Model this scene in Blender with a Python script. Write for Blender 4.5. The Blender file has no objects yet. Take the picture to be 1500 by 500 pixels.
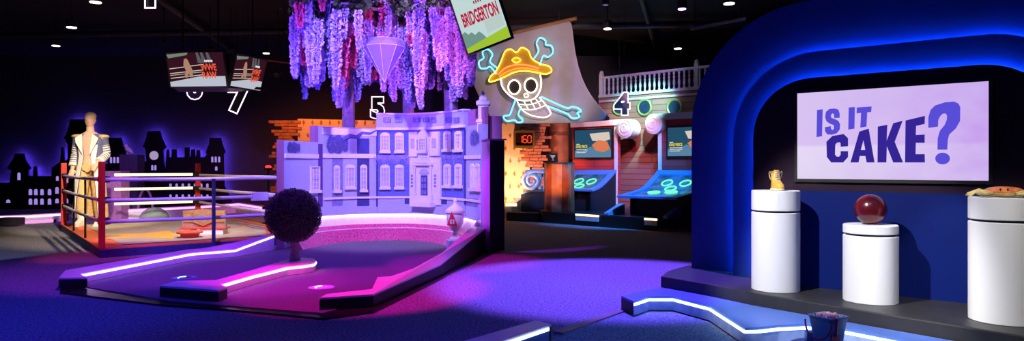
import bpy, bmesh, math, random
from mathutils import Vector, Matrix, Euler
PI = math.pi
R = random.Random(7)
C = bpy.context.scene.collection
SC = bpy.context.scene
H = 1.4                      # eye height
FPX, CX, HY = 1000.0, 750.0, 244.0
# ------------------------------------------------------------------ camera, world, exposure
cam = bpy.data.cameras.new('camera'); cam.lens = 24; cam.sensor_width = 36; cam.shift_y = -0.004
cam.clip_end = 200
co = bpy.data.objects.new('camera', cam); C.objects.link(co)
co.location = (0, 0, H); co.rotation_euler = (PI/2, 0, 0)
SC.camera = co
vs = SC.view_settings
SC.display_settings.display_device = 'sRGB'
vs.view_transform = 'Standard'; vs.look = 'None'; vs.gamma = 1; vs.exposure = 0; vs.use_curve_mapping = False
w = bpy.data.worlds.new('world'); SC.world = w; w.use_nodes = True
w.node_tree.nodes['Background'].inputs[0].default_value = (.10, .08, .25, 1)
w.node_tree.nodes['Background'].inputs[1].default_value = .10
try:
    SC.cycles.use_denoising = True
    SC.cycles.max_bounces = 6; SC.cycles.transparent_max_bounces = 16
    SC.cycles.sample_clamp_indirect = 4
except Exception:
    pass

def spot(name, loc, aim, color, watts, angle=50, blend=.6, size=.08):
    l = bpy.data.lights.new(name, 'SPOT'); l.energy = watts; l.color = color
    l.spot_size = math.radians(angle); l.spot_blend = blend; l.shadow_soft_size = size
    o = bpy.data.objects.new(name, l); C.objects.link(o); o.location = loc
    d = Vector(aim) - Vector(loc); o.rotation_euler = d.to_track_quat('-Z', 'Y').to_euler()
    return o
def area(name, loc, aim, color, watts, sx, sy):
    l = bpy.data.lights.new(name, 'AREA'); l.energy = watts; l.color = color
    l.shape = 'RECTANGLE'; l.size = sx; l.size_y = sy
    o = bpy.data.objects.new(name, l); C.objects.link(o); o.location = loc
    d = Vector(aim) - Vector(loc); o.rotation_euler = d.to_track_quat('-Z', 'Y').to_euler()
    return o
# course with the house front
spot('facade_wash', (-2.6, 7.4, 4.5), (-2.2, 13, 1.45), (.40, .29, 1), 2300, 50, .5)
spot('facade_pale', (-1.2, 8.0, 4.5), (-2.2, 12.8, .7), (.9, .42, 1), 420, 46, .6)
spot('turf_violet', (-2.6, 9.6, 4.7), (-3.0, 9.4, 0), (.22, .02, 1), 800, 62, .6)
spot('turf_magenta', (-1.9, 6.6, 4.7), (-1.75, 7.7, .1), (1, .0, .42), 1250, 37, .4)
spot('wing_magenta', (-3.0, 8.4, 4.6), (-.95, 9.7, .4), (.9, .0, .6), 1000, 24, .5)
spot('mid_magenta', (-3.9, 6.2, 4.7), (-2.85, 7.9, .15), (1, .0, .5), 750, 21, .5)
spot('left_rail_violet', (-3.2, 7.0, 4.6), (-4.9, 9.0, .1), (.5, .04, .8), 650, 42, .6)
spot('pylon_violet', (-3.4, 9.2, 3.9), (-.40, 11.1, 1.0), (.50, .03, 1), 1100, 13, .5)
# carpet pools
spot('carpet_blue', (-5.0, 5.0, 4.8), (-5.6, 6.8, 0), (.03, .03, 1), 760, 78, .8)
spot('carpet_blue_near', (-1.8, 4.2, 4.8), (-1.6, 5.0, 0), (.06, .02, 1), 200, 70, .9)
spot('carpet_purple', (1.5, 8.6, 4.9), (1.25, 8.25, 0), (.20, .075, 1), 4000, 51, .34)
spot('carpet_mid_blue', (1.2, 5.4, 4.8), (.9, 5.2, 0), (.03, .05, 1), 120, 60, .9)
spot('left_grey', (-7.6, 8.2, 4.6), (-8.9, 11.2, 0), (.6, .65, 1), 300, 34, .3)
# ring
spot('ring_warm', (-4.6, 10.4, 4.8), (-6.8, 13.6, .3), (1, .72, .40), 1500, 54, .5)
spot('ring_front', (-5.2, 8.6, 4.6), (-8.5, 13.9, 1.3), (1, .80, .60), 3200, 22, .5)
spot('ring_red', (-7.2, 8.4, 4.6), (-6.5, 10.6, .3), (1, .06, .25), 420, 24, .7)
spot('belt_warm', (-4.9, 9.4, 3.8), (-5.7, 12.7, .4), (1, .80, .52), 520, 15, .5)
spot('rope_violet', (-4.4, 8.2, 4.6), (-5.4, 11.6, 1.0), (.34, .17, 1), 1600, 36, .6)
spot('back_violet', (-9.5, 15.6, 4.6), (-9.8, 19.5, .2), (.45, .15, 1), 420, 80, .7)
# wisteria
spot('wisteria_violet', (-3.8, 7.6, 2.2), (-2.5, 12.0, 3.5), (.24, .09, 1), 1500, 50, .6)
spot('wisteria_pink', (-.6, 8.6, 3.0), (-1.7, 12.0, 3.6), (1, .16, .75), 430, 44, .6)
spot('wisteria_top', (-1.7, 10.2, 4.75), (-1.7, 11.9, 3.7), (.5, .28, 1), 300, 80, .7)
# pirate ship and brick wall
spot('sail_warm', (1.3, 10.8, 4.2), (.9, 16.0, 3.5), (1, .72, .78), 850, 40, .7)
spot('brick_orange', (-.3, 17.5, .45), (.15, 18.5, 1.6), (1, .36, .14), 300, 120, .7)
spot('brick_orange_left', (-5.0, 16.6, 4.3), (-5.2, 18.5, 2.4), (1, .22, .03), 420, 90, .6)
spot('hull_cyan', (3.2, 14.6, 4.4), (3.45, 18.4, 2.5), (.30, .90, .85), 2600, 32, .8)
spot('hull_violet', (2.6, 13.6, 4.6), (3.4, 17.9, 3.5), (.6, .4, 1), 260, 34, .6)
spot('panel_red', (3.0, 13.8, 3.6), (2.4, 17.6, 1.8), (1, .34, .38), 900, 44, .6)
spot('machine_blue', (3.3, 13.4, 4.4), (2.75, 16.4, .9), (.04, .30, 1), 2300, 46, .6)
spot('lane_blue', (.2, 15.4, 2.2), (.6, 17.7, 1.0), (.12, .42, 1), 200, 24, .6)
spot('podium_warm', (.5, 14.2, 2.1), (1.15, 17.0, 1.0), (1, .30, .12), 560, 18, .6)
# cake stage
spot('pedestal_key', (-1.0, 3.4, 4.6), (2.85, 5.9, .5), (1, .97, .92), 2100, 24, .45, .05)
spot('pedestal_key_far', (1.2, 2.2, 4.6), (3.6, 5.1, .55), (1, .97, .92), 800, 20, .4, .05)
spot('arch_blue', (.6, 3.4, 4.6), (2.6, 7.0, 1.4), (.02, .08, 1), 40, 62, .6)
spot('rail_blue', (1.3, 2.6, 4.6), (1.9, 5.3, .1), (.09, .25, 1), 230, 42, .6)

# ------------------------------------------------------------------ helpers
def gp(px, py, z=0.0):
    Y = (H - z) * FPX / (py - HY); return Vector(((px - CX) / FPX * Y, Y, z))
def dp(px, py, Y):
    return Vector(((px - CX) / FPX * Y, Y, H - (py - HY) / FPX * Y))
def onplane(px, py, P, n):
    d = Vector(((px - CX) / FPX, 1, -(py - HY) / FPX)); o = Vector((0, 0, H))
    return o + d * ((Vector(P) - o).dot(n) / d.dot(n))
def lerp(a, b, t): return a + (b - a) * t
def interp(x, tab):
    if x <= tab[0][0]: return tab[0][1]
    for i in range(len(tab) - 1):
        if x <= tab[i+1][0]:
            x0, y0 = tab[i]; x1, y1 = tab[i+1]
            ym = tab[i-1] if i else None; yp = tab[i+2] if i + 2 < len(tab) else None
            m0 = (y1 - ym[1]) / (x1 - ym[0]) if ym else (y1 - y0) / (x1 - x0)
            m1 = (yp[1] - y0) / (yp[0] - x0) if yp else (y1 - y0) / (x1 - x0)
            t = (x - x0) / (x1 - x0); hh = x1 - x0
            return ((2*t**3 - 3*t*t + 1) * y0 + (t**3 - 2*t*t + t) * hh * m0 + (-2*t**3 + 3*t*t) * y1 + (t**3 - t*t) * hh * m1)
    return tab[-1][1]

# ---- materials
MATS = {}
def mat(name, col, rough=.55, metal=0, var=.18, scale=14, bump=0.0, spec=.4, trans=0, alpha=1, coat=0):
    if name in MATS: return MATS[name]
    m = bpy.data.materials.new(name); m.use_nodes = True; nt = m.node_tree; b = nt.nodes['Principled BSDF']
    tc = nt.nodes.new('ShaderNodeTexCoord')
    n = nt.nodes.new('ShaderNodeTexNoise'); n.inputs['Scale'].default_value = scale; n.inputs['Detail'].default_value = 4
    nt.links.new(tc.outputs['Object'], n.inputs['Vector'])
    r = nt.nodes.new('ShaderNodeValToRGB')
    r.color_ramp.elements[0].position = .3; r.color_ramp.elements[1].position = .7
    r.color_ramp.elements[0].color = (*[c * (1 - var) for c in col], 1)
    r.color_ramp.elements[1].color = (*[min(1, c * (1 + var)) for c in col], 1)
    nt.links.new(n.outputs['Fac'], r.inputs['Fac']); nt.links.new(r.outputs['Color'], b.inputs['Base Color'])
    b.inputs['Roughness'].default_value = rough; b.inputs['Metallic'].default_value = metal
    b.inputs['Specular IOR Level'].default_value = spec; b.inputs['Transmission Weight'].default_value = trans
    b.inputs['Alpha'].default_value = alpha; b.inputs['Coat Weight'].default_value = coat
    if bump:
        bp = nt.nodes.new('ShaderNodeBump'); bp.inputs['Strength'].default_value = bump; bp.inputs['Distance'].default_value = .02
        nt.links.new(n.outputs['Fac'], bp.inputs['Height']); nt.links.new(bp.outputs['Normal'], b.inputs['Normal'])
    MATS[name] = m; return m
def emis(name, col, s):
    if name in MATS: return MATS[name]
    m = bpy.data.materials.new(name); m.use_nodes = True; nt = m.node_tree; nt.nodes.clear()
    e = nt.nodes.new('ShaderNodeEmission'); e.inputs[0].default_value = (*col, 1); e.inputs[1].default_value = s
    o = nt.nodes.new('ShaderNodeOutputMaterial'); nt.links.new(e.outputs[0], o.inputs[0]); MATS[name] = m; return m
def brickmat(name, c1, c2, mortar, scale, rough=.8, bw=.5, rh=.25, ms=.02, plane='XZ'):
    m = bpy.data.materials.new(name); m.use_nodes = True; nt = m.node_tree; b = nt.nodes['Principled BSDF']
    tc = nt.nodes.new('ShaderNodeTexCoord'); sx = nt.nodes.new('ShaderNodeSeparateXYZ'); cx = nt.nodes.new('ShaderNodeCombineXYZ')
    nt.links.new(tc.outputs['Object'], sx.inputs[0])
    nt.links.new(sx.outputs['X'], cx.inputs[0]); nt.links.new(sx.outputs['Z'], cx.inputs[1])
    t = nt.nodes.new('ShaderNodeTexBrick'); nt.links.new(cx.outputs[0], t.inputs['Vector'])
    t.inputs['Color1'].default_value = (*c1, 1); t.inputs['Color2'].default_value = (*c2, 1); t.inputs['Mortar'].default_value = (*mortar, 1)
    t.inputs['Scale'].default_value = scale; t.inputs['Brick Width'].default_value = bw; t.inputs['Row Height'].default_value = rh
    t.inputs['Mortar Size'].default_value = ms
    nt.links.new(t.outputs['Color'], b.inputs['Base Color']); b.inputs['Roughness'].default_value = rough
    MATS[name] = m; return m

# ---- mesh builder
class MB:
    def __init__(s): s.b = bmesh.new()
    def verts(s, pts): return [s.b.verts.new(Vector(p)) for p in pts]
    def face(s, vs):
        try: return s.b.faces.new(vs)
        except ValueError: return None
    def poly(s, pts): s.face(s.verts(pts)); return s
    def loft(s, rings, cap=True, closed=True):
        vr = [s.verts(r) for r in rings]
        n = len(vr[0])
        for a, b in zip(vr, vr[1:]):
            for i in range(n if closed else n - 1):
                j = (i + 1) % n; s.face([a[i], a[j], b[j], b[i]])
        if cap and closed: s.face(vr[0][::-1]); s.face(vr[-1])
        return s
    def prism(s, top, zb):
        bot = [Vector((p[0], p[1], zb)) for p in top]
        s.loft([bot, [Vector(p) for p in top]]); return s
    def extr(s, pts, d):
        d = Vector(d); s.loft([[Vector(p) for p in pts], [Vector(p) + d for p in pts]]); return s
    def box(s, c, size, rz=0, rx=0, ry=0):
        M = Matrix.Translation(c) @ Euler((rx, ry, rz)).to_matrix().to_4x4()
        hx, hy, hz = [v / 2 for v in size]
        q = [(-hx, -hy), (hx, -hy), (hx, hy), (-hx, hy)]
        s.loft([[M @ Vector((x, y, -hz)) for x, y in q], [M @ Vector((x, y, hz)) for x, y in q]]); return s
    def obox(s, o, u, v, n):          # oriented box from a corner and three edge vectors
        o, u, v, n = map(Vector, (o, u, v, n))
        s.loft([[o, o+u, o+u+v, o+v], [o+n, o+u+n, o+u+v+n, o+v+n]]); return s
    def tube(s, path, r, seg=8, closed=False):
        P = [Vector(p) for p in path]; n = len(P); rings = []
        rr = r if isinstance(r, (list, tuple)) else [r] * n
        up = None
        for i in range(n):
            if closed: d = P[(i+1) % n] - P[i-1]
            else: d = P[min(i+1, n-1)] - P[max(i-1, 0)]
            if d.length < 1e-9: d = Vector((0, 0, 1))
            d.normalize()
            if up is None:
                up = Vector((0, 0, 1)) if abs(d.z) < .9 else Vector((1, 0, 0))
            a = up - d * up.dot(d)
            if a.length < 1e-6: a = Vector((1, .3, 0)) - d * d.dot(Vector((1, .3, 0)))
            a.normalize(); up = a; b = d.cross(a)
            rings.append([P[i] + (a * math.cos(t) + b * math.sin(t)) * rr[i] for t in [2 * PI * k / seg for k in range(seg)]])
        if closed: rings.append(rings[0]); s.loft(rings, cap=False); bmesh.ops.remove_doubles(s.b, verts=s.b.verts, dist=1e-6)
        else: s.loft(rings)
        return s
    def lathe(s, prof, c=(0, 0, 0), seg=32):
        c = Vector(c); rings = []
        for r, z in prof:
            rings.append([c + Vector((max(r, 1e-4) * math.cos(2*PI*k/seg), max(r, 1e-4) * math.sin(2*PI*k/seg), z)) for k in range(seg)])
        s.loft(rings); return s
    def ball(s, c, r, sc=(1, 1, 1), u=20, v=14, rot=None):
        M = Matrix.Translation(c) @ (rot.to_4x4() if rot else Matrix()) @ Matrix.Diagonal((r*sc[0], r*sc[1], r*sc[2], 1))
        bmesh.ops.create_uvsphere(s.b, u_segments=u, v_segments=v, radius=1, matrix=M); return s
    def mesh(s, smooth=None, bevel=0):
        bmesh.ops.recalc_face_normals(s.b, faces=s.b.faces)
        if bevel:
            ed = [e for e in s.b.edges if len(e.link_faces) == 2 and e.calc_face_angle(0) > .6 and e.calc_length() > bevel * 2.2]
            if ed: bmesh.ops.bevel(s.b, geom=ed, offset=bevel, segments=2, profile=.6, affect='EDGES', clamp_overlap=True)
        me = bpy.data.meshes.new('m'); s.b.to_mesh(me); s.b.free()
        if smooth is not None:
            for p in me.polygons: p.use_smooth = True
            me.set_sharp_from_angle(angle=math.radians(smooth))
        return me
MW = {}
def link(name, me, m, parent=None, loc=None, world=True):
    """one mesh object; mesh given in world coordinates is baked to its parent's (or its own) origin"""
    me.name = name
    if m is not None:
        me.materials.clear(); me.materials.append(m)
    o = bpy.data.objects.new(name, me); C.objects.link(o)
    if parent is not None:
        o.parent = parent
        if world: me.transform(MW[parent.name].inverted())
        MW[o.name] = MW[parent.name]
    elif loc is not None:
        o.location = loc; MW[o.name] = Matrix.Translation(loc)
        if world: me.transform(Matrix.Translation(loc).inverted())
    else: MW[o.name] = Matrix()
    return o
def thing(name, label, cat, loc=(0, 0, 0), rz=0, group=None):
    o = bpy.data.objects.new(name, None); C.objects.link(o); o.location = loc; o.rotation_euler = (0, 0, rz)
    o.empty_display_size = .1
    MW[o.name] = Matrix.Translation(loc) @ Matrix.Rotation(rz, 4, 'Z')
    o['label'] = label; o['category'] = cat
    if group: o['group'] = group
    return o
def tag(o, label, cat, group=None, kind=None):
    o['label'] = label; o['category'] = cat
    if group: o['group'] = group
    if kind: o['kind'] = kind
    return o
def struct(name, mb, m, smooth=None):
    o = link(name, mb.mesh(smooth), m); o['kind'] = 'structure'; return o
def P_(name, mb, m, parent, smooth=None, bevel=0, world=True):
    return link(name, mb.mesh(smooth, bevel), m, parent, world=world)
def text_mesh(body, size, offset=0, extrude=.002, outline=0, align='CENTER', shear=0, spacing=1):
    c = bpy.data.curves.new('t', 'FONT'); c.body = body; c.size = size; c.offset = offset; c.shear = shear
    c.align_x = align; c.align_y = 'CENTER'; c.resolution_u = 3; c.space_character = spacing
    if outline:
        c.fill_mode = 'NONE'; c.bevel_depth = outline; c.bevel_resolution = 1; c.extrude = 0
    else: c.extrude = extrude
    o = bpy.data.objects.new('t', c); C.objects.link(o)
    dg = bpy.context.evaluated_depsgraph_get(); dg.update()
    me = bpy.data.meshes.new_from_object(o.evaluated_get(dg))
    bpy.data.objects.remove(o); bpy.data.curves.remove(c); return me
def frame_matrix(o, right, up):
    r = Vector(right).normalized(); u = Vector(up); u = (u - r * u.dot(r)).normalized(); n = r.cross(u)
    M = Matrix.Identity(4)
    for i in range(3): M[i][0] = r[i]; M[i][1] = u[i]; M[i][2] = n[i]; M[i][3] = o[i]
    return M
def dupe(root, loc, rz=None, label=None):
    r = root.copy(); C.objects.link(r); r.location = loc
    if rz is not None: r.rotation_euler = (0, 0, rz)
    if label: r['label'] = label
    for ch in list(root.children):
        c = ch.copy(); C.objects.link(c); c.parent = r
        for g in list(ch.children):
            d = g.copy(); C.objects.link(d); d.parent = c
    return r
Z = Vector((0, 0, 1))
# ------------------------------------------------------------------ palette
def carpet(name, c1, c2, scale=55):
    m = mat(name, c1, .95, 0, .1, scale, spec=.1)
    nt = m.node_tree; b = nt.nodes['Principled BSDF']
    n = [x for x in nt.nodes if x.type == 'TEX_NOISE'][0]; n.inputs['Detail'].default_value = 6; n.inputs['Roughness'].default_value = .75
    r = [x for x in nt.nodes if x.type == 'VALTORGB'][0]
    r.color_ramp.elements[0].color = (*c2, 1); r.color_ramp.elements[1].color = (*c1, 1)
    r.color_ramp.elements[0].position = .41; r.color_ramp.elements[1].position = .60
    bp = nt.nodes.new('ShaderNodeBump'); bp.inputs['Strength'].default_value = .5; bp.inputs['Distance'].default_value = .01
    nt.links.new(n.outputs['Fac'], bp.inputs['Height']); nt.links.new(bp.outputs['Normal'], b.inputs['Normal'])
    return m
M_carpet = carpet('carpet', (.36, .36, .44), (.10, .10, .14), 42)
M_turf = carpet('course_turf', (.20, .20, .24), (.09, .09, .12), 70)
M_turf2 = carpet('near_turf', (.30, .42, .50), (.08, .12, .16), 60)
M_black = mat('black_paint', (.012, .012, .014), .5)
M_blackm = mat('black_metal', (.02, .02, .022), .35, .5)
M_ceil = mat('ceiling_black', (.010, .010, .012), .9)
M_wall = mat('dark_wall', (.075, .060, .075), .85)
M_white = mat('white_paint', (.84, .84, .85), .5, var=.005)
M_navy = mat('navy_paint', (.010, .035, .22), .45, var=.08, scale=3)
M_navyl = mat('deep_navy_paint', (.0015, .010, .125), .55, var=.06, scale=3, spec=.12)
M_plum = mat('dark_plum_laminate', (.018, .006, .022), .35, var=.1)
M_railtop = mat('rail_laminate', (.74, .64, .76), .4, var=.06, scale=5)
M_railface = mat('rail_face', (.84, .82, .90), .5, var=.06)
M_bluelam = mat('blue_rail_laminate', (.10, .20, .62), .4, var=.06, scale=5)
M_stage = mat('stage_charcoal', (.030, .029, .030), .45, var=.15, scale=9)
M_grey = mat('grey_strip', (.22, .20, .21), .5)
M_ledv = emis('violet_led', (.55, .36, 1), 11)
M_ledp = emis('pink_led', (1, .45, .95), 10)
M_ledb = emis('blue_led', (.45, .62, 1), 6)
M_ledarch = emis('arch_blue_led', (.02, .20, 1), 240)
M_ledwarm = emis('warm_led', (1, .70, .36), 5)
M_ledamber = emis('amber_led', (1, .50, .2), 5)
M_neonw = emis('white_neon', (1, .72, .92), 2.2)
M_neonwarm = emis('warm_white_neon', (1, .82, .60), 3)
M_neony = emis('yellow_neon', (1, .62, .05), 3)
M_neonc = emis('cyan_neon', (.12, .75, 1), 3)
M_neono = emis('orange_neon', (1, .22, .05), 2.2)

# ------------------------------------------------------------------ room shell
mb = MB(); mb.box((-4, 11, -.1), (36, 30, .2)); struct('floor', mb, M_carpet)
mb = MB(); mb.box((-4, 11, 5.15), (36, 30, .2)); struct('ceiling', mb, M_ceil)
mb = MB(); mb.box((-4, 22.6, 2.52), (36, .2, 5.05)); struct('wall_back', mb, M_wall)
mb = MB(); mb.box((-21.9, 11, 2.52), (.2, 30, 5.05)); struct('wall_left', mb, M_wall)
mb = MB(); mb.box((13.9, 11, 2.52), (.2, 30, 5.05)); struct('wall_right', mb, M_wall)

# ------------------------------------------------------------------ cake stage (right)
ST = .26
P0 = Vector((2.755, 6.51, 0)); dL = Vector((-.78, .626, 0)); nI = Vector((.626, .78, 0))
def wp(t, z, d): return P0 + dL * t + nI * d + Z * z
front = [gp(968, 405, ST), gp(1040, 417, ST), gp(1103, 429, ST), gp(1420, 480, ST), gp(1560, 502, ST)]
mb = MB()
top = front + [wp(-2.9, ST, .62), wp(1.42, ST, .62), gp(1000, 391, ST), gp(978, 397, ST)]
mb.prism(top, 0)
tag(link('display_stage', mb.mesh(bevel=.012), M_stage, loc=front[2] * 1.0 - Z * ST), 'low black stage carrying the three white pedestals', 'stage')
def arch_outline(tc, hw, ztop, r, n=14, z0=ST):
    pts = [(tc + hw, z0)]
    for k in range(n + 1):
        a = PI/2 * k / n; pts.append((tc + hw - r + r * math.cos(a), ztop - r + r * math.sin(a)))
    for k in range(n + 1):
        a = PI/2 + PI/2 * k / n; pts.append((tc - hw + r + r * math.cos(a), ztop - r + r * math.sin(a)))
    pts.append((tc - hw, z0)); return pts
TC = -.75
A = (TC, 1.205, 2.24, .55); B = (TC, 1.487, 2.52, .83); Cc = (TC, 2.04, 3.07, 1.25)
arch = thing('arch_backdrop', 'stepped navy arch wall edged with blue light behind the pedestals', 'backdrop', wp(TC, ST, .2))
def slab(par, out, d0, d1):
    mb = MB(); mb.extr([wp(t, z, d0) for t, z in out], nI * (d1 - d0)); return mb
seam = 1.17
oA = arch_outline(*A)
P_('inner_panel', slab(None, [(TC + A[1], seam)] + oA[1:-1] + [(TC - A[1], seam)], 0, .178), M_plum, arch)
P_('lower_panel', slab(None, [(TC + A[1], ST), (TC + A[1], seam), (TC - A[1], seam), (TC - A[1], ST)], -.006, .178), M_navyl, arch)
P_('middle_arch', slab(None, arch_outline(*B), .21, .388), M_navy, arch)
P_('outer_arch', slab(None, arch_outline(*Cc), .42, .54), M_navy, arch)
for nm, o_, ins, d in (('inner_led', A, .012, .194), ('outer_led', B, .012, .404)):
    pts = arch_outline(o_[0], o_[1] - ins, o_[2] - ins, o_[3] - ins, 18, ST + .01)
    mb = MB(); mb.tube([wp(t, z, d) for t, z in pts], .006, 6); P_(nm, mb, M_ledarch, arch)

# the wall screen
SO = [onplane(*p, wp(0, 0, -.035), nI) for p in ((1168, 262), (1448, 265), (1448, 119), (1168, 137))]
so = SO[0]; su = -dL; sw = (SO[1] - SO[0]).dot(su); sh = ((SO[3] - SO[0]).z + (SO[2] - SO[1]).z) / 2
scr = thing('mounted_screen', 'large lit lavender wall screen with violet lettering and a question mark', 'screen', so)
def screen_mat(name, stops, right=None):
    m = bpy.data.materials.new(name); m.use_nodes = True; nt = m.node_tree; nt.nodes.clear()
    tc = nt.nodes.new('ShaderNodeTexCoord'); sp = nt.nodes.new('ShaderNodeSeparateXYZ'); nt.links.new(tc.outputs['Generated'], sp.inputs[0])
    r = nt.nodes.new('ShaderNodeValToRGB'); el = r.color_ramp.elements
    for i, (p, c) in enumerate(stops):
        e = el[i] if i < 2 else el.new(p)
        e.position = p; e.color = (*c, 1)
    nt.links.new(sp.outputs['Z'], r.inputs[0]); colr = r.outputs[0]
    n = nt.nodes.new('ShaderNodeTexNoise'); n.inputs['Scale'].default_value = 3.5; nt.links.new(tc.outputs['Generated'], n.inputs['Vector'])
    if right:
        mx = nt.nodes.new('ShaderNodeMix'); mx.data_type = 'RGBA'
        mu = nt.nodes.new('ShaderNodeMath'); mu.operation = 'MULTIPLY'; nt.links.new(sp.outputs['X'], mu.inputs[0]); nt.links.new(n.outputs['Fac'], mu.inputs[1])
        nt.links.new(mu.outputs[0], mx.inputs[0]); nt.links.new(colr, mx.inputs[6]); mx.inputs[7].default_value = (*right, 1); colr = mx.outputs[2]
    e = nt.nodes.new('ShaderNodeEmission'); e.inputs[1].default_value = 1; nt.links.new(colr, e.inputs[0])
    o = nt.nodes.new('ShaderNodeOutputMaterial'); nt.links.new(e.outputs[0], o.inputs[0]); return m
mb = MB(); mb.obox(so - su*.03 - Z*.03 + nI*.004, su*(sw+.06), Z*(sh+.06), nI*.029); P_('bezel', mb, M_black, scr)
mb = MB(); mb.obox(so, su*sw, Z*sh, nI*.003)
P_('display', mb, screen_mat('cake_screen', [(0, (.76, .66, .90)), (.36, (.80, .70, .92)), (.40, (.70, .54, .90)), (1, (.68, .55, .88))], (.50, .26, .84)), scr)
def zp(x, y): return onplane(1150 + x / 2.778, 100 + y / 2.778, wp(0, 0, -.041), nI)
G = {
 'I': [(130,170),(153,167),(150,277),(128,281)],
 'S': [(222,202),(222,184),(216,168),(200,164),(180,166),(166,178),(163,200),(168,216),(182,226),(198,232),(199,246),(194,252),(187,248),(186,236),(162,240),(163,258),(172,270),(190,271),(210,265),(222,250),(224,228),(216,214),(202,207),(188,202),(186,192),(192,184),(199,187),(200,203)],
 'I2': [(259,160),(284,158),(282,246),(257,250)],
 'T': [(292,160),(352,156),(350,178),(334,180),(331,238),(306,242),(309,182),(291,184)],
 'C': [(256,318),(226,320),(226,306),(221,301),(210,304),(204,312),(203,352),(210,360),(220,360),(226,352),(226,338),(256,338),(256,362),(236,384),(188,384),(170,362),(168,300),(192,276),(238,268),(256,285)],
 'A': [(266,384),(302,258),(340,246),(364,384),(332,384),(327,358),(316,358),(316,333),(326,333),(319,292),(308,333),(316,333.1),(316,357.9),(304,358),(299,384)],
 'K': [(377,238),(416,230),(413,296),(440,224),(478,214),(446,300),(480,384),(440,384),(414,318),(412,384),(376,384)],
 'E': [(490,213),(569,194),(568,227),(533,235),(532,272),(568,270),(568,304),(532,304),(531,350),(568,350),(569,384),(488,384)],
 'Q': [(583,243),(583,200),(592,170),(610,152),(650,139),(688,136),(706,144),(713,160),(712,215),(695,245),(668,270),(662,292),(660,332),(620,332),(621,285),(630,255),(650,230),(658,210),(659,192),(652,184),(640,186),(630,197),(623,212),(622,238)],
 'dot': [(641 + 30*math.cos(k*PI/10), 368 + 24*math.sin(k*PI/10)) for k in range(20)],
}
for nm, ks, m in (('small_lettering', ('I', 'S', 'I2', 'T', 'Q', 'dot'), emis('letter_violet', (.10, .075, .68), 1)), ('large_lettering', ('C', 'A', 'K', 'E'), emis('letter_indigo', (.035, .018, .30), 1))):
    for k in ks:
        mb = MB(); mb.extr([zp(*p) for p in G[k]], nI * .003); P_('letter', mb, m, scr)

# pedestals
def pedestal(px, Y, ztop, zgroove, label):
    c = dp(px, HY, Y); c.z = ST; r = .212; h = ztop - ST; g = zgroove - ST
    t = thing('pedestal', label, 'pedestal', c, 0, 'white round pedestals on the stage')
    mb = MB(); mb.lathe([(r - .004, 0), (r, .004), (r, g - .012), (r - .004, g - .008), (r - .02, g - .006)], c, 64); P_('base_drum', mb, M_white, t, 35)
    mb = MB(); mb.lathe([(r - .022, g - .006), (r - .022, g + .008)], c, 64); P_('groove', mb, M_blackm, t, 35)
    mb = MB(); mb.lathe([(r - .02, g + .008), (r - .004, g + .010), (r, g + .014), (r, h - .005), (r - .005, h)], c, 64); P_('top_drum', mb, M_white, t, 35)
    return c
pc1 = pedestal(1136, 6.33, 1.178, .985, 'tall white round pedestal holding the yellow boot')
pc2 = pedestal(1275, 5.79, .908, .825, 'short white round pedestal holding the maroon bowling ball')
pc3 = pedestal(1468, 5.05, 1.173, 1.0, 'tall white round pedestal holding the orange crab, nearest the right')

# boot
bl = Vector((pc1.x, pc1.y, 1.178)) + Vector((-.015, -.05, 0)); br = math.radians(-92)
boot = thing('boot', 'yellow leather lace-up boot standing on the left pedestal', 'boot', bl, br)
M_boot = mat('tan_leather', (.85, .48, .07), .4, var=.25, scale=30, bump=.3, coat=.3); M_cream = mat('cream_sole', (.85, .72, .45), .5)
M_wheat = mat('padded_collar', (.42, .22, .05), .5)
def ring(cx, z, rx, ry, n=28, sq=2.4, tilt=0):
    o = []
    for k in range(n):
        a = 2*PI*k/n; x = math.copysign(abs(math.cos(a))**(2/sq), math.cos(a))*rx; y = math.copysign(abs(math.sin(a))**(2/sq), math.sin(a))*ry
        o.append(Vector((cx + x, y, z + tilt * x)))
    return o
mb = MB(); mb.loft([ring(.038, .018, .098, .046), ring(.04, .04, .097, .047), ring(.036, .056, .092, .044), ring(.022, .07, .076, .041), ring(.004, .084, .056, .039), ring(-.012, .105, .045, .037), ring(-.018, .14, .042, .037), ring(-.02, .165, .046, .041, tilt=.15), ring(-.02, .168, .034, .030, tilt=.15), ring(-.02, .12, .03, .028)])
P_('upper', mb, M_boot, boot, 50, world=False)
mb = MB(); mb.loft([ring(.038, 0, .098, .046), ring(.038, .004, .103, .051), ring(.038, .016, .104, .052), ring(.038, .021, .100, .048)]); P_('sole', mb, M_cream, boot, 40, world=False)
mb = MB(); mb.tube([(-.02 + .044*math.cos(a), .039*math.sin(a), .166 + .0066*math.cos(a)) for a in [2*PI*k/24 for k in range(24)]], .008, 8, True); P_('collar', mb, M_wheat, boot, 60, world=False)
mb = MB(); mb.loft([[Vector((.018 - i*.002, y, .10 + i*.03)) + Vector((.012*(1-(y/.024)**2), 0, 0)) for y in (-.024, -.012, 0, .012, .024)] for i in range(4)], closed=False)
P_('tongue', mb, M_boot, boot, 60, world=False)
mb = MB()
for i in range(5):
    z = .084 + i*.018; x = .054 - i*.009 if i < 3 else .034
    mb.tube([(x - .012, -.026, z), (x + .004, 0, z + .006), (x - .012, .026, z + .010)], .0032, 6)
    mb.tube([(x - .012, .026, z), (x + .004, 0, z + .008), (x - .012, -.026, z + .010)], .0032, 6)
P_('laces', mb, M_cream, boot, 60, world=False)
for s in (-1, 1):
    mb = MB(); mb.tube([(-.01, s*.038, .155), (-.008, s*.056, .178), (-.012, s*.060, .160), (-.016, s*.050, .12), (-.014, s*.042, .10)], .0035, 6)
    P_('lace_end', mb, M_cream, boot, 60, world=False)

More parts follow.
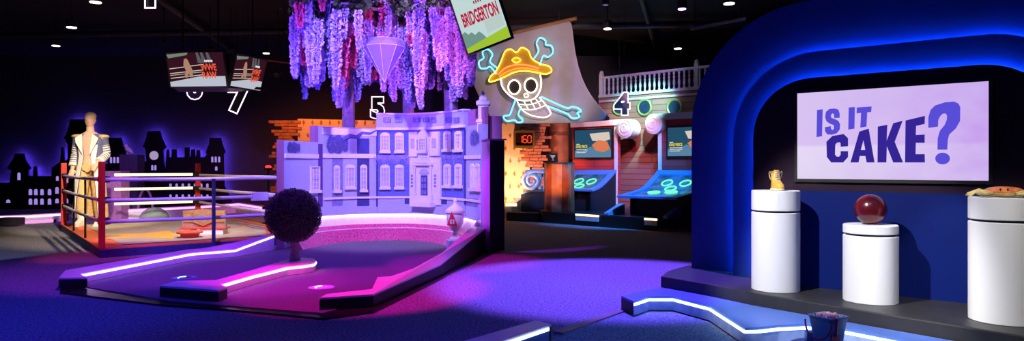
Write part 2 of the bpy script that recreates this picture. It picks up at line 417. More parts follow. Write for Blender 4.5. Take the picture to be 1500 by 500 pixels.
# bowling ball
bc = Vector((pc2.x, pc2.y, .908 + .128))
ball = thing('bowling_ball', 'glossy maroon bowling ball resting on the short pedestal', 'ball', (bc.x, bc.y, .908))
mb = MB(); mb.ball(bc, .128, u=48, v=32); P_('shell', mb, mat('maroon_resin', (.12, .006, .014), .22, var=.5, scale=6, spec=.5, coat=.25), ball, 60)
tocam = (Vector((0, 0, H)) - bc).normalized(); sd = tocam.cross(Z).normalized()
for a, b in ((.25, .55), (.10, .60), (.20, .36)):
    d = (tocam + Z * b + sd * (-a - .15)).normalized(); q = d.to_track_quat('Z', 'Y').to_matrix()
    mb = MB(); pts = [bc + d * .1275 + q @ Vector((.011*math.cos(k*PI/8), .011*math.sin(k*PI/8), 0)) for k in range(16)]
    mb.extr(pts, d * .0015); P_('finger_hole', mb, M_black, ball)

# crab
kc = Vector((pc3.x + .0, pc3.y - .02, 1.173)); kr = math.radians(-36)
crab = thing('crab', 'orange cooked crab lying on the right pedestal', 'crab', kc, kr)
M_crab = mat('crab_shell', (.85, .22, .07), .35, var=.4, scale=24, bump=.3, coat=.3); M_crabu = mat('crab_pale', (.85, .62, .22), .45, var=.25, scale=30)
def carap(z, s): # widest crab outline with toothed front
    o = []
    for k in range(40):
        a = 2*PI*k/40; rr = 1 + (.05 if (k % 2 and math.sin(a) < .2) else 0) * s
        o.append(Vector((.128*s*math.cos(a)*rr, .088*s*math.sin(a)*rr - .01, z)))
    return o
mb = MB(); mb.loft([carap(.034, .97), carap(.042, 1.0), carap(.056, .9), carap(.070, .7), carap(.078, .42), carap(.080, .1)]); P_('carapace', mb, M_crab, crab, 50, world=False)
mb = MB(); mb.loft([[Vector((v.x*s, v.y*s, z)) for v in carap(0, 1)] for s, z in ((.5, .006), (.8, .012), (.95, .028), (.96, .034))]); P_('underside', mb, M_crabu, crab, 50, world=False)
for s in (-1, 1):
    for k in range(4):
        y0 = -.02 + k*.022; sp = s*(.16 + .012*k)
        mb = MB(); mb.tube([(s*.10, y0, .03), (s*.155, y0 + (k-1)*.022, .05), (sp + s*.03, y0 + (k-1)*.04, .02), (sp + s*.045, y0 + (k-1)*.05, .004)], [.012, .011, .008, .003], 8); P_('leg', mb, M_crabu, crab, 60, world=False)
    mb = MB(); mb.tube([(s*.085, -.07, .03), (s*.15, -.10, .038), (s*.155, -.125, .032)], [.014, .015, .016], 10)
    mb.tube([(s*.155, -.115, .032), (s*.125, -.15, .032), (s*.09, -.165, .032), (s*.06, -.168, .030)], [.016, .026, .016, .003], 10)
    mb.tube([(s*.13, -.145, .045), (s*.10, -.17, .046), (s*.065, -.18, .036)], [.012, .009, .003], 8); P_('claw', mb, M_crabu, crab, 60, world=False)
    mb = MB(); mb.tube([(s*.02, -.09, .05), (s*.022, -.105, .06)], .004, 6); mb.ball((s*.022, -.107, .062), .006, u=10, v=8); P_('eye', mb, M_black, crab, 60, world=False)

# ------------------------------------------------------------------ near right golf hole
def off(p, v, z): return Vector((p.x + v[0], p.y + v[1], z))
RZ = .15
nrm = Vector((-.52, -.85, 0))
F1 = [gp(x, y, RZ) for x, y in ((928, 441.5), (950, 434.5), (986, 434.5), (1000, 438), (1040, 448), (1092, 480.5), (1108, 480), (1140, 476.5), (1181, 474.5), (1210, 477), (1238, 481), (1316, 496), (1400, 515))]
back = [gp(910, 433.5, RZ)] + [off(p, nrm*.02, RZ) for p in [front[0], front[1], front[2], front[3], lerp(front[3], front[4], .6)]]
rail = thing('golf_rail', 'blue golf hole rail curving along the front of the black stage', 'golf rail', F1[0] * 1 - Z*RZ, 0, 'golf hole rails')
def golf_rail(root, outline, led_pts, m_top, m_led, m_face, m_body=None, zb=0.0, inward=None, ledh=.022, lip=.022, end_pts=()):
    """top lid, dark body, glowing strip and lit face under the lip (led_pts: 3D points along the top edge)"""
    mb = MB(); mb.loft([[Vector(p) - Z*lip for p in outline], [Vector(p) for p in outline]]); P_('top_board', mb, m_top, root, None, .004)
    cen = sum((Vector(p) for p in outline), Vector()) / len(outline)
    mb = MB(); mb.loft([[Vector((p.x, p.y, zb)) for p in outline], [Vector(p) - Z*lip for p in outline]]); P_('body', mb, m_body or M_black, root)
    n = len(led_pts)
    def nn(i):
        d = Vector(led_pts[min(i+1, n-1)]) - Vector(led_pts[max(i-1, 0)]); d.z = 0; d.normalize()
        v = Vector((d.y, -d.x, 0)); return v * inward
    mb = MB(); rings = []
    for i, p in enumerate(led_pts):
        v = nn(i); p = Vector(p); rings.append([p - Z*lip + v*.002, p - Z*lip + v*.008, p - Z*(lip+ledh) + v*.008, p - Z*(lip+ledh) + v*.002])
    mb.loft(rings); P_('led_strip', mb, m_led, root)
    mb = MB(); rings = []
    for i, p in enumerate(led_pts):
        v = nn(i); p = Vector(p); q = Vector((p.x, p.y, zb + .004)); rings.append([p - Z*(lip+ledh+.001) - v*.004, p - Z*(lip+ledh+.001) + v*.004, q + v*.004, q - v*.004])
    mb.loft(rings); P_('lit_face', mb, m_face, root)
golf_rail(rail, F1 + [Vector((F1[-1].x + .3, F1[-1].y - .1, RZ))] + back[::-1], F1, M_bluelam, M_ledb, mat('blue_white_face', (.34, .44, .80), .5), inward=1, zb=.0125)
bkp = [gp(784.5, 469.5, RZ), gp(807.5, 475, RZ), gp(732, 500, RZ), gp(640, 540, RZ), gp(540, 540, RZ), gp(678, 500, RZ)]
rail2 = thing('golf_rail', 'pale straight golf rail cut off by the bottom edge of the photo', 'golf rail', Vector((bkp[0].x, bkp[0].y, 0)), 0, 'golf hole rails')
golf_rail(rail2, bkp, [lerp(bkp[1], bkp[2], .06), bkp[2], bkp[3]], M_railtop, M_ledb, M_bluelam, inward=-1, zb=.0125)
# threshold strip and turf of that hole
a0, a1 = gp(904, 456, 0), gp(810, 489, 0); dd = (a1 - a0).normalized(); nn_ = Vector((dd.y, -dd.x, 0)) * -1
if nn_.y > 0: nn_ = -nn_
mb = MB(); mb.obox(a0 - dd*.02, (a1 - a0) + dd*.02, nn_*.10, Z*.022)
tag(link('threshold_strip', mb.mesh(bevel=.003), M_grey, loc=a0), 'straight grey threshold strip between purple carpet and blue putting turf', 'floor strip')
mb = MB()
tp = [off(a0, nn_*.11, .012), off(F1[0], (0, -.03), .012)] + [off(p, (-.02, -.03), .012) for p in F1[1:]] + [Vector((1.2, 2.6, .012)), Vector((.2, 3.2, .012)), off(bkp[3], (.08, 0), .012), off(bkp[2], (.05, -.02), .012), off(a1, nn_*.11 , .012)]
mb.prism(tp, .002); tag(link('putting_turf', mb.mesh(), M_turf2, loc=Vector((1.2, 5, 0))), 'blue grey putting turf in front of the black stage', 'turf')
# round island with the popcorn pail
ic = gp(1213, 508, RZ)
isl = thing('golf_island', 'small round blue island rail carrying the popcorn pail', 'golf rail', (ic.x, ic.y, .012))
mb = MB(); mb.lathe([(.25, .126), (.255, .128), (.255, .135), (.25, .138)], Vector((ic.x, ic.y, .012)), 40); P_('top_board', mb, M_bluelam, isl, 40)
mb = MB(); mb.lathe([(.235, 0), (.235, .126)], Vector((ic.x, ic.y, .012)), 40); P_('body', mb, M_railface, isl, 40)
mb = MB(); mb.lathe([(.237, .104), (.243, .104), (.243, .124), (.237, .124)], Vector((ic.x, ic.y, .012)), 40); P_('led_strip', mb, M_ledb, isl, 40)
M_pail = mat('blue_plastic', (.16, .34, .62), .35, var=.05); M_mag = mat('magenta_plastic', (.55, .01, .10), .35, var=.05)
bkc = Vector((ic.x + .015, ic.y + .03, RZ)); bkr = math.radians(28)
pail = thing('popcorn_pail', 'square blue pail with magenta handle full of pink popcorn', 'pail', bkc, bkr)
def sq(h, z, r=.02): 
    o = []
    for sx, sy, a0_ in ((1, 1, 0), (-1, 1, PI/2), (-1, -1, PI), (1, -1, 1.5*PI)):
        for k in range(4):
            a = a0_ + PI/2*k/3; o.append(Vector((sx*(h-r) + r*math.cos(a), sy*(h-r) + r*math.sin(a), z)))
    return o
mb = MB(); mb.loft([sq(.068, 0), sq(.094, .20), sq(.099, .20), sq(.099, .21), sq(.088, .21), sq(.084, .17)]); P_('body', mb, M_pail, pail, 40, world=False)
mb = MB(); 
for k in range(70): mb.ball((R.uniform(-.07, .07), R.uniform(-.07, .07), .19 + R.uniform(0, .022)), R.uniform(.010, .016), u=7, v=5)
o = P_('popcorn', mb, mat('pink_popcorn', (.75, .36, .42), .7, var=.3), pail, 60, world=False); o['kind'] = 'stuff'
mb = MB(); mb.tube([(-.104 - .016*math.sin(a), .104*math.cos(a), .175 - .12*math.sin(a)) for a in [PI*k/14 for k in range(15)]], .006, 8)
P_('handle', mb, M_mag, pail, 60, world=False)
mb = MB(); mb.tube([(-.062, -.112, .215), (-.062, -.110, .17), (-.062, -.104, .09)], [.013, .010, .011], 8); mb.box((-.060, -.100, .055), (.075, .012, .09), rx=-.1); P_('spade', mb, M_mag, pail, 60, world=False)
mb = MB(); bx = gp(1190, 499, RZ); mb.box((bx.x, bx.y - .02, RZ + .034), (.11, .07, .066), rz=-.15)
tag(link('block', mb.mesh(bevel=.006), mat('deep_blue_plastic', (.03, .10, .42), .4), loc=(bx.x, bx.y - .02, RZ)), 'small blue block lying beside the popcorn pail', 'block')
# ------------------------------------------------------------------ manor golf hole (centre left)
BZ = .03                                   # base board height
course = thing('putting_green', 'violet putting green of the manor hole on a thin dark base board', 'putting green', (-2.6, 8.5, 0))
bp_ = [gp(88, 427, BZ), gp(236, 445, BZ), gp(334, 452, BZ), gp(474, 465, BZ), gp(548, 455, BZ), gp(646, 407, BZ), gp(712, 368, BZ)]
bp2 = bp_ + [Vector((-.3, 11.5, BZ)), Vector((-.6, 12.3, BZ)), Vector((-1.3, 13.1, BZ)), Vector((-2.6, 13.3, BZ)), Vector((-3.55, 12.6, BZ)), Vector((-3.9, 11.6, BZ)), Vector((-4.35, 10.5, BZ)), Vector((-4.85, 9.95, BZ)), gp(92, 405, BZ)]
mb = MB(); mb.prism([Vector((p.x, p.y, BZ - .008)) for p in bp2], 0); P_('base_board', mb, M_blackm, course)
tin = [gp(128, 421, BZ), gp(250, 441, BZ), gp(345, 449, BZ), gp(472, 459, BZ)] + [Vector((-1.25, 7.4, BZ)), Vector((-1.0, 8.9, BZ)), Vector((-.62, 11.2, BZ))] + [Vector((-.8, 12.0, BZ)), Vector((-1.4, 12.8, BZ)), Vector((-2.6, 13.0, BZ)), Vector((-3.4, 12.3, BZ)), Vector((-3.75, 11.5, BZ)), Vector((-4.3, 10.4, BZ)), Vector((-4.85, 9.8, BZ)), gp(112, 410, BZ)]
mb = MB(); mb.prism(tin, BZ - .008); P_('turf', mb, M_turf, course)

# left rail, flat then ramping up to the house front
zr = lambda p: .15
Lin = [gp(116, 401, RZ), gp(280, 370, RZ), gp(344, 365, RZ), Vector((-3.88, 11.13, .29))]
Lout = [gp(128, 406.5, RZ), gp(86, 407, RZ), gp(96, 396, RZ), gp(276, 365.5, RZ), gp(342, 360.5, RZ), Vector((-4.02, 11.05, .28)), Vector((-3.72, 11.95, .44))]
lr = thing('golf_rail', 'long left rail with a white violet glow ramping up beside the boxing ring', 'golf rail', (Lin[0].x, Lin[0].y, 0), 0, 'golf hole rails')
golf_rail(lr, Lout[:-1] + Lin[::-1], Lin, M_railtop, M_ledv, M_railface, inward=1, zb=BZ, ledh=.02)
# right rail
Rin = [gp(478, 431, RZ), gp(545, 423.5, RZ), gp(553, 406, RZ), gp(572, 405, RZ), gp(632, 384.5, RZ), Vector((-.66, 11.30, .41))]
Rout = [gp(468, 436.5, RZ), gp(547, 431, RZ), gp(646, 387, .17), Vector((-.43, 11.12, .40))]
rr = thing('golf_rail', 'magenta lit rail rising to the purple pylon right of the manor', 'golf rail', (Rout[0].x, Rout[0].y, 0), 0, 'golf hole rails')
golf_rail(rr, Rout + Rin[::-1], Rin[2:], M_railtop, M_ledp, M_railface, inward=1, zb=BZ, ledh=.02)
# middle rail with the topiary
Mout = [gp(x, y, RZ) for x, y in ((320, 425.5), (234, 418.5), (260, 411.5), (316, 410.5), (370, 395.5), (414, 382), (428, 378.5), (444, 377.5), (458, 378.5), (463, 381.5))]
Min = [gp(x, y, RZ) for x, y in ((460, 385), (446, 387.5), (421, 390), (370, 402.5), (322, 416))]
mr = thing('golf_rail', 'middle rail with a rounded tip carrying the round topiary', 'golf rail', (Mout[1].x, Mout[1].y, 0), 0, 'golf hole rails')
golf_rail(mr, Mout + Min + [gp(333, 420.5, RZ)], ([Mout[-1]] + Min)[::-1], M_railtop, M_ledp, M_railface, inward=1, zb=BZ, ledh=.02)

# cups
def cup(c, label, em):
    t = thing('golf_cup', label, 'golf cup', c)
    mb = MB(); mb.lathe([(.145, 0), (.145, .004), (.085, .006), (.085, 0)], c, 40); P_('collar', mb, em[0], t, 30)
    mb = MB(); mb.lathe([(.083, 0), (.083, .0025)], c, 32); P_('hole', mb, em[1], t, 30)
    mb = MB(); mb.tube([c + Vector((.07*math.cos(a), .07*math.sin(a), .006)) for a in [PI*.55 + PI*.75*k/10 for k in range(11)]], .006, 6); P_('light_ring', mb, em[2], t, 60)
M_cupb = mat('cup_blue', (.10, .16, .45), .4)
cup(gp(270, 407.5, BZ + .001), 'blue lit cup between the left and middle rails', (M_cupb, M_black, emis('cup_led', (.3, .6, 1), 3)))
cup(gp(471, 421.5, BZ + .001), 'pale lit cup near the tip of the magenta rail', (mat('cup_lilac', (.5, .45, .7), .4), mat('cup_white', (.9, .88, .95), .4), emis('cup_led_white', (.8, .8, 1), 2)))

# topiary
tcn = gp(432, 381.5, RZ); top_ = thing('topiary', 'round clipped topiary ball on a short trunk on the middle rail', 'topiary', tcn)
mb = MB(); mb.tube([tcn, tcn + Z*.08, tcn + Z*.2, tcn + Z*.30], [.075, .062, .058, .06], 14); P_('trunk', mb, mat('pale_trunk', (.42, .30, .34), .7, var=.2, bump=.3), top_, 60)
bcn = dp(430, 316, tcn.y); br_ = .35
mb = MB(); mb.ball(bcn, br_ - .03, u=40, v=26)
o = P_('core', mb, mat('topiary_core', (.02, .03, .02), .9), top_, 60)
mb = MB(); rl = random.Random(3)
for k in range(15000):
    zz = rl.uniform(-1, 1); a = rl.uniform(0, 2*PI); q = math.sqrt(1 - zz*zz); d = Vector((q*math.cos(a), q*math.sin(a), zz))
    p = bcn + d * (br_ + rl.uniform(-.03, .012)); s1 = d.cross(Vector((rl.gauss(0, 1), rl.gauss(0, 1), rl.gauss(0, 1)))).normalized(); s2 = d.cross(s1)
    l = rl.uniform(.007, .013); up = d * rl.uniform(.002, .014)
    mb.poly([p - s1*l*.5, p + s2*l*.9 + up, p + s1*l*.5, p - s2*l*.9 + up])
o = link('foliage', mb.mesh(), mat('topiary_leaf', (.075, .085, .075), .55, var=.5, scale=30), top_); o['kind'] = 'stuff'

# ---- manor front: a concave printed wall; Y as a function of photo column, real points on a curve
FT = [(405, 11.15), (417, 11.45), (440, 11.9), (473, 12.45), (513, 12.88), (554, 13.08), (605, 13.12), (657, 12.62), (690, 11.95), (704, 11.45), (720, 10.9)]
CT = Vector((-2.15, 10.2, 0))
def fY(px): return interp(px, FT)
def fP(px, z=0, off=0):
    p = dp(px, HY, fY(px)); q = dp(px + .5, HY, fY(px + .5)) - dp(px - .5, HY, fY(px - .5)); q.z = 0; q.normalize()
    n = Vector((q.y, -q.x, 0)); 
    p = p + n * off; p.z = z; return p
def fz(px, py): return H - (py - HY) / FPX * fY(px)
def fpatch(mb, x0, x1, z0, z1, o0, o1, seg=None):
    seg = seg or max(1, int(abs(x1 - x0) / 4)); rings = []
    for k in range(seg + 1):
        x = lerp(x0, x1, k / seg)
        rings.append([fP(x, z0, o0), fP(x, z1, o0), fP(x, z1, o1), fP(x, z0, o1)])
    mb.loft(rings); return mb
def frect(mb, x0, x1, y0, y1, o0, o1, seg=None):
    xm = (x0 + x1) / 2; return fpatch(mb, x0, x1, fz(xm, y1), fz(xm, y0), o0, o1, seg)
house = thing('manor_front', 'curved pale manor house front with printed windows and white door surround', 'facade', (-2.15, 13.0, 0))
M_hw = brickmat('manor_brick', (.15, .19, .62), (.13, .17, .58), (.10, .13, .48), 1, bw=.26, rh=.085, ms=.006)
M_hl = mat('manor_stone', (.46, .49, .82), .7, var=.05); M_trim = mat('manor_trim', (.86, .82, .92), .6, var=.04)
M_dk = mat('manor_navy_print', (.05, .05, .26), .7); M_mid = mat('manor_mid_print', (.22, .22, .52), .7)  # dark navy and mid-blue colours of the printed front
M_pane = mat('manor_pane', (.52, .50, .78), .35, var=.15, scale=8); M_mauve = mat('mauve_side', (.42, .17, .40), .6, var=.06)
zt1, zt2, zt3, zt4 = fz(445, 207.5), fz(510, 187), fz(605, 167.5), fz(692, 184)
for nm, x0, x1, z1, m in (('left_wing', 416, 467, zt1, M_hl), ('middle_wing', 466.5, 553, zt2, M_hl), ('central_block', 552, 682, fz(605, 189), M_hw), ('right_wing', 681.5, 705, zt4, M_hl)):
    mb = MB(); fpatch(mb, x0, x1, .03, z1, -.12, 0, 16); P_(nm, mb, m, house, 30)
mb = MB(); fpatch(mb, 551.5, 681, fz(605, 188), zt3, -.10, .03, 20); P_('parapet', mb, M_hl, house, 30)
mb = MB(); fpatch(mb, 551, 682, fz(605, 191), fz(605, 187.2), -.02, .07, 20); P_('cornice', mb, M_trim, house, 30)
mb = MB(); fpatch(mb, 551, 682, zt3 - .01, zt3 + .02, -.10, .05, 20); P_('parapet_cap', mb, M_trim, house, 30)
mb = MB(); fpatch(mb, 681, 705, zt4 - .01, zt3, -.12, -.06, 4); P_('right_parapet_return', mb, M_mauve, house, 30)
mb = MB(); frect(mb, 472, 552, 189, 198.5, .0, .02); P_('upper_band', mb, M_trim, house, 30)
for x0, x1, y0, y1 in ((416.5, 465.5, 225.5, 232), (472, 551, 225.5, 232), (682, 704, 227.5, 233)):
    mb = MB(); frect(mb, x0, x1, y0, y1, .0, .028); P_('string_course', mb, M_trim, house, 30)
mb = MB(); frect(mb, 466, 472, 211, 303, .0, .012); P_('downpipe', mb, mat('manor_plum', (.10, .05, .28), .6), house, 30)
mb = MB(); frect(mb, 551, 553.5, 192, 303, .0, .02); P_('downpipe', mb, M_dk, house, 30)
mb = MB(); frect(mb, 681, 682.6, 190, 300, .0, .02); P_('downpipe', mb, M_dk, house, 30)
mb = MB(); frect(mb, 523, 541, 203, 302, .0, .006); P_('dark_bay', mb, M_dk, house, 30)
mb = MB(); frect(mb, 486.5, 502, 232, 302, .0, .004); P_('mid_blue_bay', mb, M_mid, house, 30)  # bay printed in the mid-blue colour
mb = MB(); frect(mb, 474, 704, 287.5, 290.5, .0, .035); P_('railing', mb, M_trim, house, 30)
mb = MB(); frect(mb, 553.5, 681, 291, 318, .0, .006); P_('plinth', mb, M_hl, house, 30)
for x0, x1 in ((593, 606), (638, 655)):
    mb = MB(); frect(mb, x0, x1, 290.5, 299, .004, .012); P_('cellar_panel', mb, M_dk, house, 30)
mb = MB(); frect(mb, 683, 700, 290.5, 302, .0, .006); P_('mid_blue_bay', mb, M_mid, house, 30)
def win(x0, x1, y0, y1, cols=2, rows=4, arch=False, sill=True, o=.0, fw=1.5, m=None):
    mb = MB(); xm = (x0 + x1) / 2; z0, z1 = fz(xm, y1), fz(xm, y0); hh = z1 - z0; fwz = fw * fY(xm) / 1000
    fpatch(mb, x0, x0 + fw, z0, z1, o, o + .03, 1); fpatch(mb, x1 - fw, x1, z0, z1, o, o + .03, 1)
    fpatch(mb, x0, x1, z0, z0 + fwz, o, o + .03, 2); fpatch(mb, x0, x1, z1 - fwz, z1, o, o + .03, 2)
    for k in range(1, cols): x = lerp(x0, x1, k / cols); fpatch(mb, x - .35, x + .35, z0, z1, o, o + .018, 1)
    for k in range(1, rows): z = lerp(z0, z1, k / rows); fpatch(mb, x0, x1, z - .005, z + .005, o, o + (.026 if k == rows // 2 else .018), 2)
    if arch:
        n = 8; pts = [fP(lerp(x0, x1, .5 - .5*math.cos(PI*k/n)), z1 + .05*math.sin(PI*k/n), o) for k in range(n + 1)]
        nrm_ = fP(xm, 0, 1) - fP(xm, 0, 0); mb.extr(pts, nrm_ * .03)
    if sill: fpatch(mb, x0 - 1.2, x1 + 1.2, z0 - .05, z0, o, o + .06, 2)
    f = P_('window', mb, m or M_trim, house)
    mb = MB(); fpatch(mb, x0 + .3, x1 - .3, z0 + .004, z1 - .004, o + .001, o + .008, 2); P_('pane', mb, M_pane, f)
for a in ((454, 467.5, 244, 279), ): win(*a, cols=3, rows=6)
for a in ((488.5, 497, 246, 279), (527.5, 537.5, 245, 278)): win(*a, cols=2, rows=5, arch=True)
win(505, 519.5, 245, 274, 3, 4, True)
for x0, x1 in ((557, 571), (578.5, 592)): win(x0, x1, 198, 221, 3, 4, True); win(x0, x1, 245, 274, 3, 4, True)
for x0, x1 in ((651, 661), (667.5, 677)): win(x0, x1, 196, 219, 3, 4, True); win(x0, x1, 244, 272, 3, 4, True)
for x0, x1 in ((561.5, 572), (578.5, 589.5), (607, 617), (622, 631), (634, 641), (656, 664.5), (668, 675.5)): win(x0, x1, 172.5, 179.5, 3, 2, False, False, .03, 1.0, M_mid)
for x0, x1 in ((690.5, 695), (697.5, 703)): win(x0, x1, 244, 276, 2, 4, True)
# door surround
for x0, x1, y0, y1, o1 in ((600, 612.5, 193.5, 229.5, .05), (632, 645, 193, 228.5, .05)):
    mb = MB(); frect(mb, x0, x1, y0, y1, 0, o1); f = P_('pilaster', mb, M_trim, house, 30)
    mb = MB(); frect(mb, x0 + 3.4, x1 - 3.4, y0 + 10, y1 - 12, o1, o1 + .01); P_('niche', mb, M_pane, f)
mb = MB(); frect(mb, 613.5, 630.5, 205, 232, 0, .04)
zb_ = fz(622, 205); mb.extr([fP(612.5, zb_, 0), fP(631.5, zb_, 0), fP(631.5, zb_ + .08, 0), fP(626, fz(622, 192), 0), fP(622, fz(622, 189.5), 0), fP(618, fz(622, 192), 0), fP(612.5, zb_ + .08, 0)], (fP(622, 0, .05) - fP(622, 0, 0)))
P_('gabled_bay', mb, M_trim, house)
win(616.5, 628, 203, 221, 3, 4, True, True, .055)
mb = MB(); frect(mb, 600.5, 647, 231, 300, 0, .03); P_('porch_wall', mb, M_trim, house, 30)
for x in (609.5, 634):
    mb = MB(); b0 = fP(x, fz(622, 286), .06); mb.lathe([(.034, 0), (.034, .03), (.025, .04), (.022, .5), (.032, .53), (.032, .56)], b0, 14); P_('porch_column', mb, M_trim, house, 40)
mb = MB(); frect(mb, 606.5, 637, 239, 242.5, .03, .10)
z_ = fz(622, 239); mb.extr([fP(608, z_, .03), fP(635.5, z_, .03), fP(630, z_ + .08, .03), fP(622, z_ + .12, .03), fP(613.5, z_ + .08, .03)], fP(622, 0, .1) - fP(622, 0, .03)); P_('pediment', mb, M_trim, house)
mb = MB(); n_ = fP(622.5, 0, .04) - fP(622.5, 0, .03); mb.extr([fP(622.7 + 7*math.cos(PI*k/10), fz(622, 255) + .10*math.sin(PI*k/10), .03) for k in range(11)], n_); P_('fanlight', mb, M_pane, house)
mb = MB(); frect(mb, 618.3, 627.8, 257, 286.5, .03, .045); dr = P_('door', mb, M_dk, house)
for k in range(3):
    mb = MB(); y = 260 + k*9
    for x in (619.6, 623.6): frect(mb, x, x + 2.9, y, y + 7, .045, .05)
    P_('door_panel', mb, M_mid, dr)
mb = MB(); frect(mb, 607.5, 637, 286.5, 296, .03, .10); P_('steps', mb, M_trim, house); 
mb = MB(); frect(mb, 606, 639, 296, 302.5, .03, .17); P_('steps', mb, M_trim, house)
for x in (602.8, 637.6):
    for k in range(4):
        mb = MB(); frect(mb, x, x + 3, 256 + k*5, 259.5 + k*5, .03, .036); P_('ivy_mark', mb, M_mid, house)
# printed vines and trees
def leaves(nm, fn, n, m, parent, smin=.012, smax=.03):
    mb = MB(); rl = random.Random(len(nm) * 7 + n)
    for k in range(n):
        px, py = fn(rl); s = rl.uniform(smin, smax); o = rl.uniform(.008, .035); a = rl.uniform(0, PI)
        c = fP(px, fz(px, py), o); tx = (fP(px + 1, 0, 0) - fP(px - 1, 0, 0)).normalized()
        u = tx*math.cos(a) + Z*math.sin(a); v = -tx*math.sin(a) + Z*math.cos(a)
        mb.poly([c - u*s, c - v*s*.5, c + u*s, c + v*s*.5])
    o_ = link(nm, mb.mesh(), m, parent); o_['kind'] = 'stuff'
def vine(r):
    x = r.uniform(547, 680)
    d = abs(((x - 547) / 17) % 1 - .5)
    return x, 228 + abs(r.gauss(0, 1)) * (3 + 9*d)
leaves('vine', vine, 2400, mat('vine_print', (.46, .38, .72), .7), house, .006, .014)
def treefn(cx, cy, rx, ry):
    def f(r):
        while True:
            a, b = r.uniform(-1, 1), r.uniform(-1, 1)
            if a*a + b*b < 1 + .3*math.sin(9*a): return cx + rx*a, cy + ry*b
    return f
M_tree = mat('tree_print', (.13, .12, .42), .7)
leaves('printed_tree', treefn(492, 212, 17, 14), 2000, M_tree, house, .007, .017)
leaves('printed_bush', treefn(428, 216, 10, 8), 900, M_tree, house, .007, .015)
leaves('printed_tree', treefn(696, 202, 7, 12), 800, M_tree, house, .007, .015)
mb = MB(); mb.tube([fP(x, fz(x, y), .02) for x, y in ((500, 205), (512, 199), (522, 201), (530, 195), (542, 196), (552, 191))], [.045, .04, .035, .03, .025, .01], 6); P_('printed_branch', mb, M_tree, house)
# side returns and pylons
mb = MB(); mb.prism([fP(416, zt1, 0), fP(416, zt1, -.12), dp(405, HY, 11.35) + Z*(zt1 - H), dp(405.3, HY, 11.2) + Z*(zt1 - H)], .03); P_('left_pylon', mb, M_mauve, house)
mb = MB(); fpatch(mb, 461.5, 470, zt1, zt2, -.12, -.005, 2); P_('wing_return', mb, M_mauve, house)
a_, b_ = gp(705, 366, .03), gp(717.5, 370, .03)
a_ = Vector((-.50, 11.36, 0)); b_ = Vector((-.355, 10.95, 0)); c_ = Vector((-.13, 11.12, 0)); d_ = Vector((-.30, 11.52, 0))
zp_ = H + (HY - 205) / FPX * 11.0
def pyl(zt, z0, sc=1.0):
    mb = MB(); mb.prism([Vector((p.x, p.y, zt)) for p in (a_, b_, c_, d_)], z0); return mb
M_pyl = mat('purple_pylon', (.60, .30, .66), .55, var=.04)
P_('right_pylon', pyl(zp_, .03), M_pyl, house)
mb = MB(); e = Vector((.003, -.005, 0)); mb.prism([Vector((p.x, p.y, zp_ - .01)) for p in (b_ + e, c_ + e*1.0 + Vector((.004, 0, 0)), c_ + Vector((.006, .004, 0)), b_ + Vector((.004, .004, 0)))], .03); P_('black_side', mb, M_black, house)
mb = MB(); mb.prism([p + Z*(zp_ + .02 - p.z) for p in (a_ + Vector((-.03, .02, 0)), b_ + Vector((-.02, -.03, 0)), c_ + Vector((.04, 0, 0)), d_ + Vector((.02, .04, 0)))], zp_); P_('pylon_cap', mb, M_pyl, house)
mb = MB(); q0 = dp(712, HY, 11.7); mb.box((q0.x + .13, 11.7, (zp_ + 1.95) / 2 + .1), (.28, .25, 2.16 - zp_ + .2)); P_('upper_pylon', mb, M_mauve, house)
# chimney
ch = dp(708, 185, 11.7); mb = MB()
def sqr(h, z): return [ch + Vector((x*h, y*h, z)) for x, y in ((-1, -1), (1, -1), (1, 1), (-1, 1))]
mb.loft([sqr(.10, -.12), sqr(.10, .05), sqr(.12, .06), sqr(.12, .10), sqr(.085, .12), sqr(.085, .34), sqr(.115, .36), sqr(.115, .42), sqr(.07, .44), sqr(.06, .50), sqr(.035, .51), sqr(.03, .60)])
P_('chimney', mb, M_trim, house)
# curb under the front with its light, and two sparkling bands
def cP(px, z, k):
    p = fP(px, 0, 0.0); d = CT - p; d.z = 0; p = p + d.normalized() * k; p.z = z; return p
cxs = [418 + (704 - 418) * k / 40 for k in range(41)]
def band(mb, k0, z0, k1, z1, th=.03):
    mb.loft([[cP(x, z0, k0), cP(x, z1, k1), cP(x, z1, k1 - th), cP(x, z0, k0 - th)] for x in cxs]); return mb
kerb = thing('kerb', 'white glowing kerb with two magenta glitter bands under the manor', 'kerb', (-2.15, 12.8, BZ))
P_('lit_kerb', band(MB(), .17, .31, .10, .478), M_railface, kerb, 40)
P_('kerb_cap', band(MB(), .135, .497, .135, .515, .10), M_railtop, kerb, 40)
P_('led_strip', band(MB(), .125, .476, .125, .494, .02), M_ledp, kerb, 40)
M_glit = mat('magenta_glitter', (.80, .06, .22), .35, var=.9, scale=60, spec=.6)
P_('upper_glitter_band', band(MB(), .26, .245, .19, .315), M_glit, kerb, 40)
P_('ledge', band(MB(), .285, .235, .285, .25), M_railtop, kerb, 40)
P_('lower_glitter_band', band(MB(), .48, BZ, .30, .238), M_glit, kerb, 40)

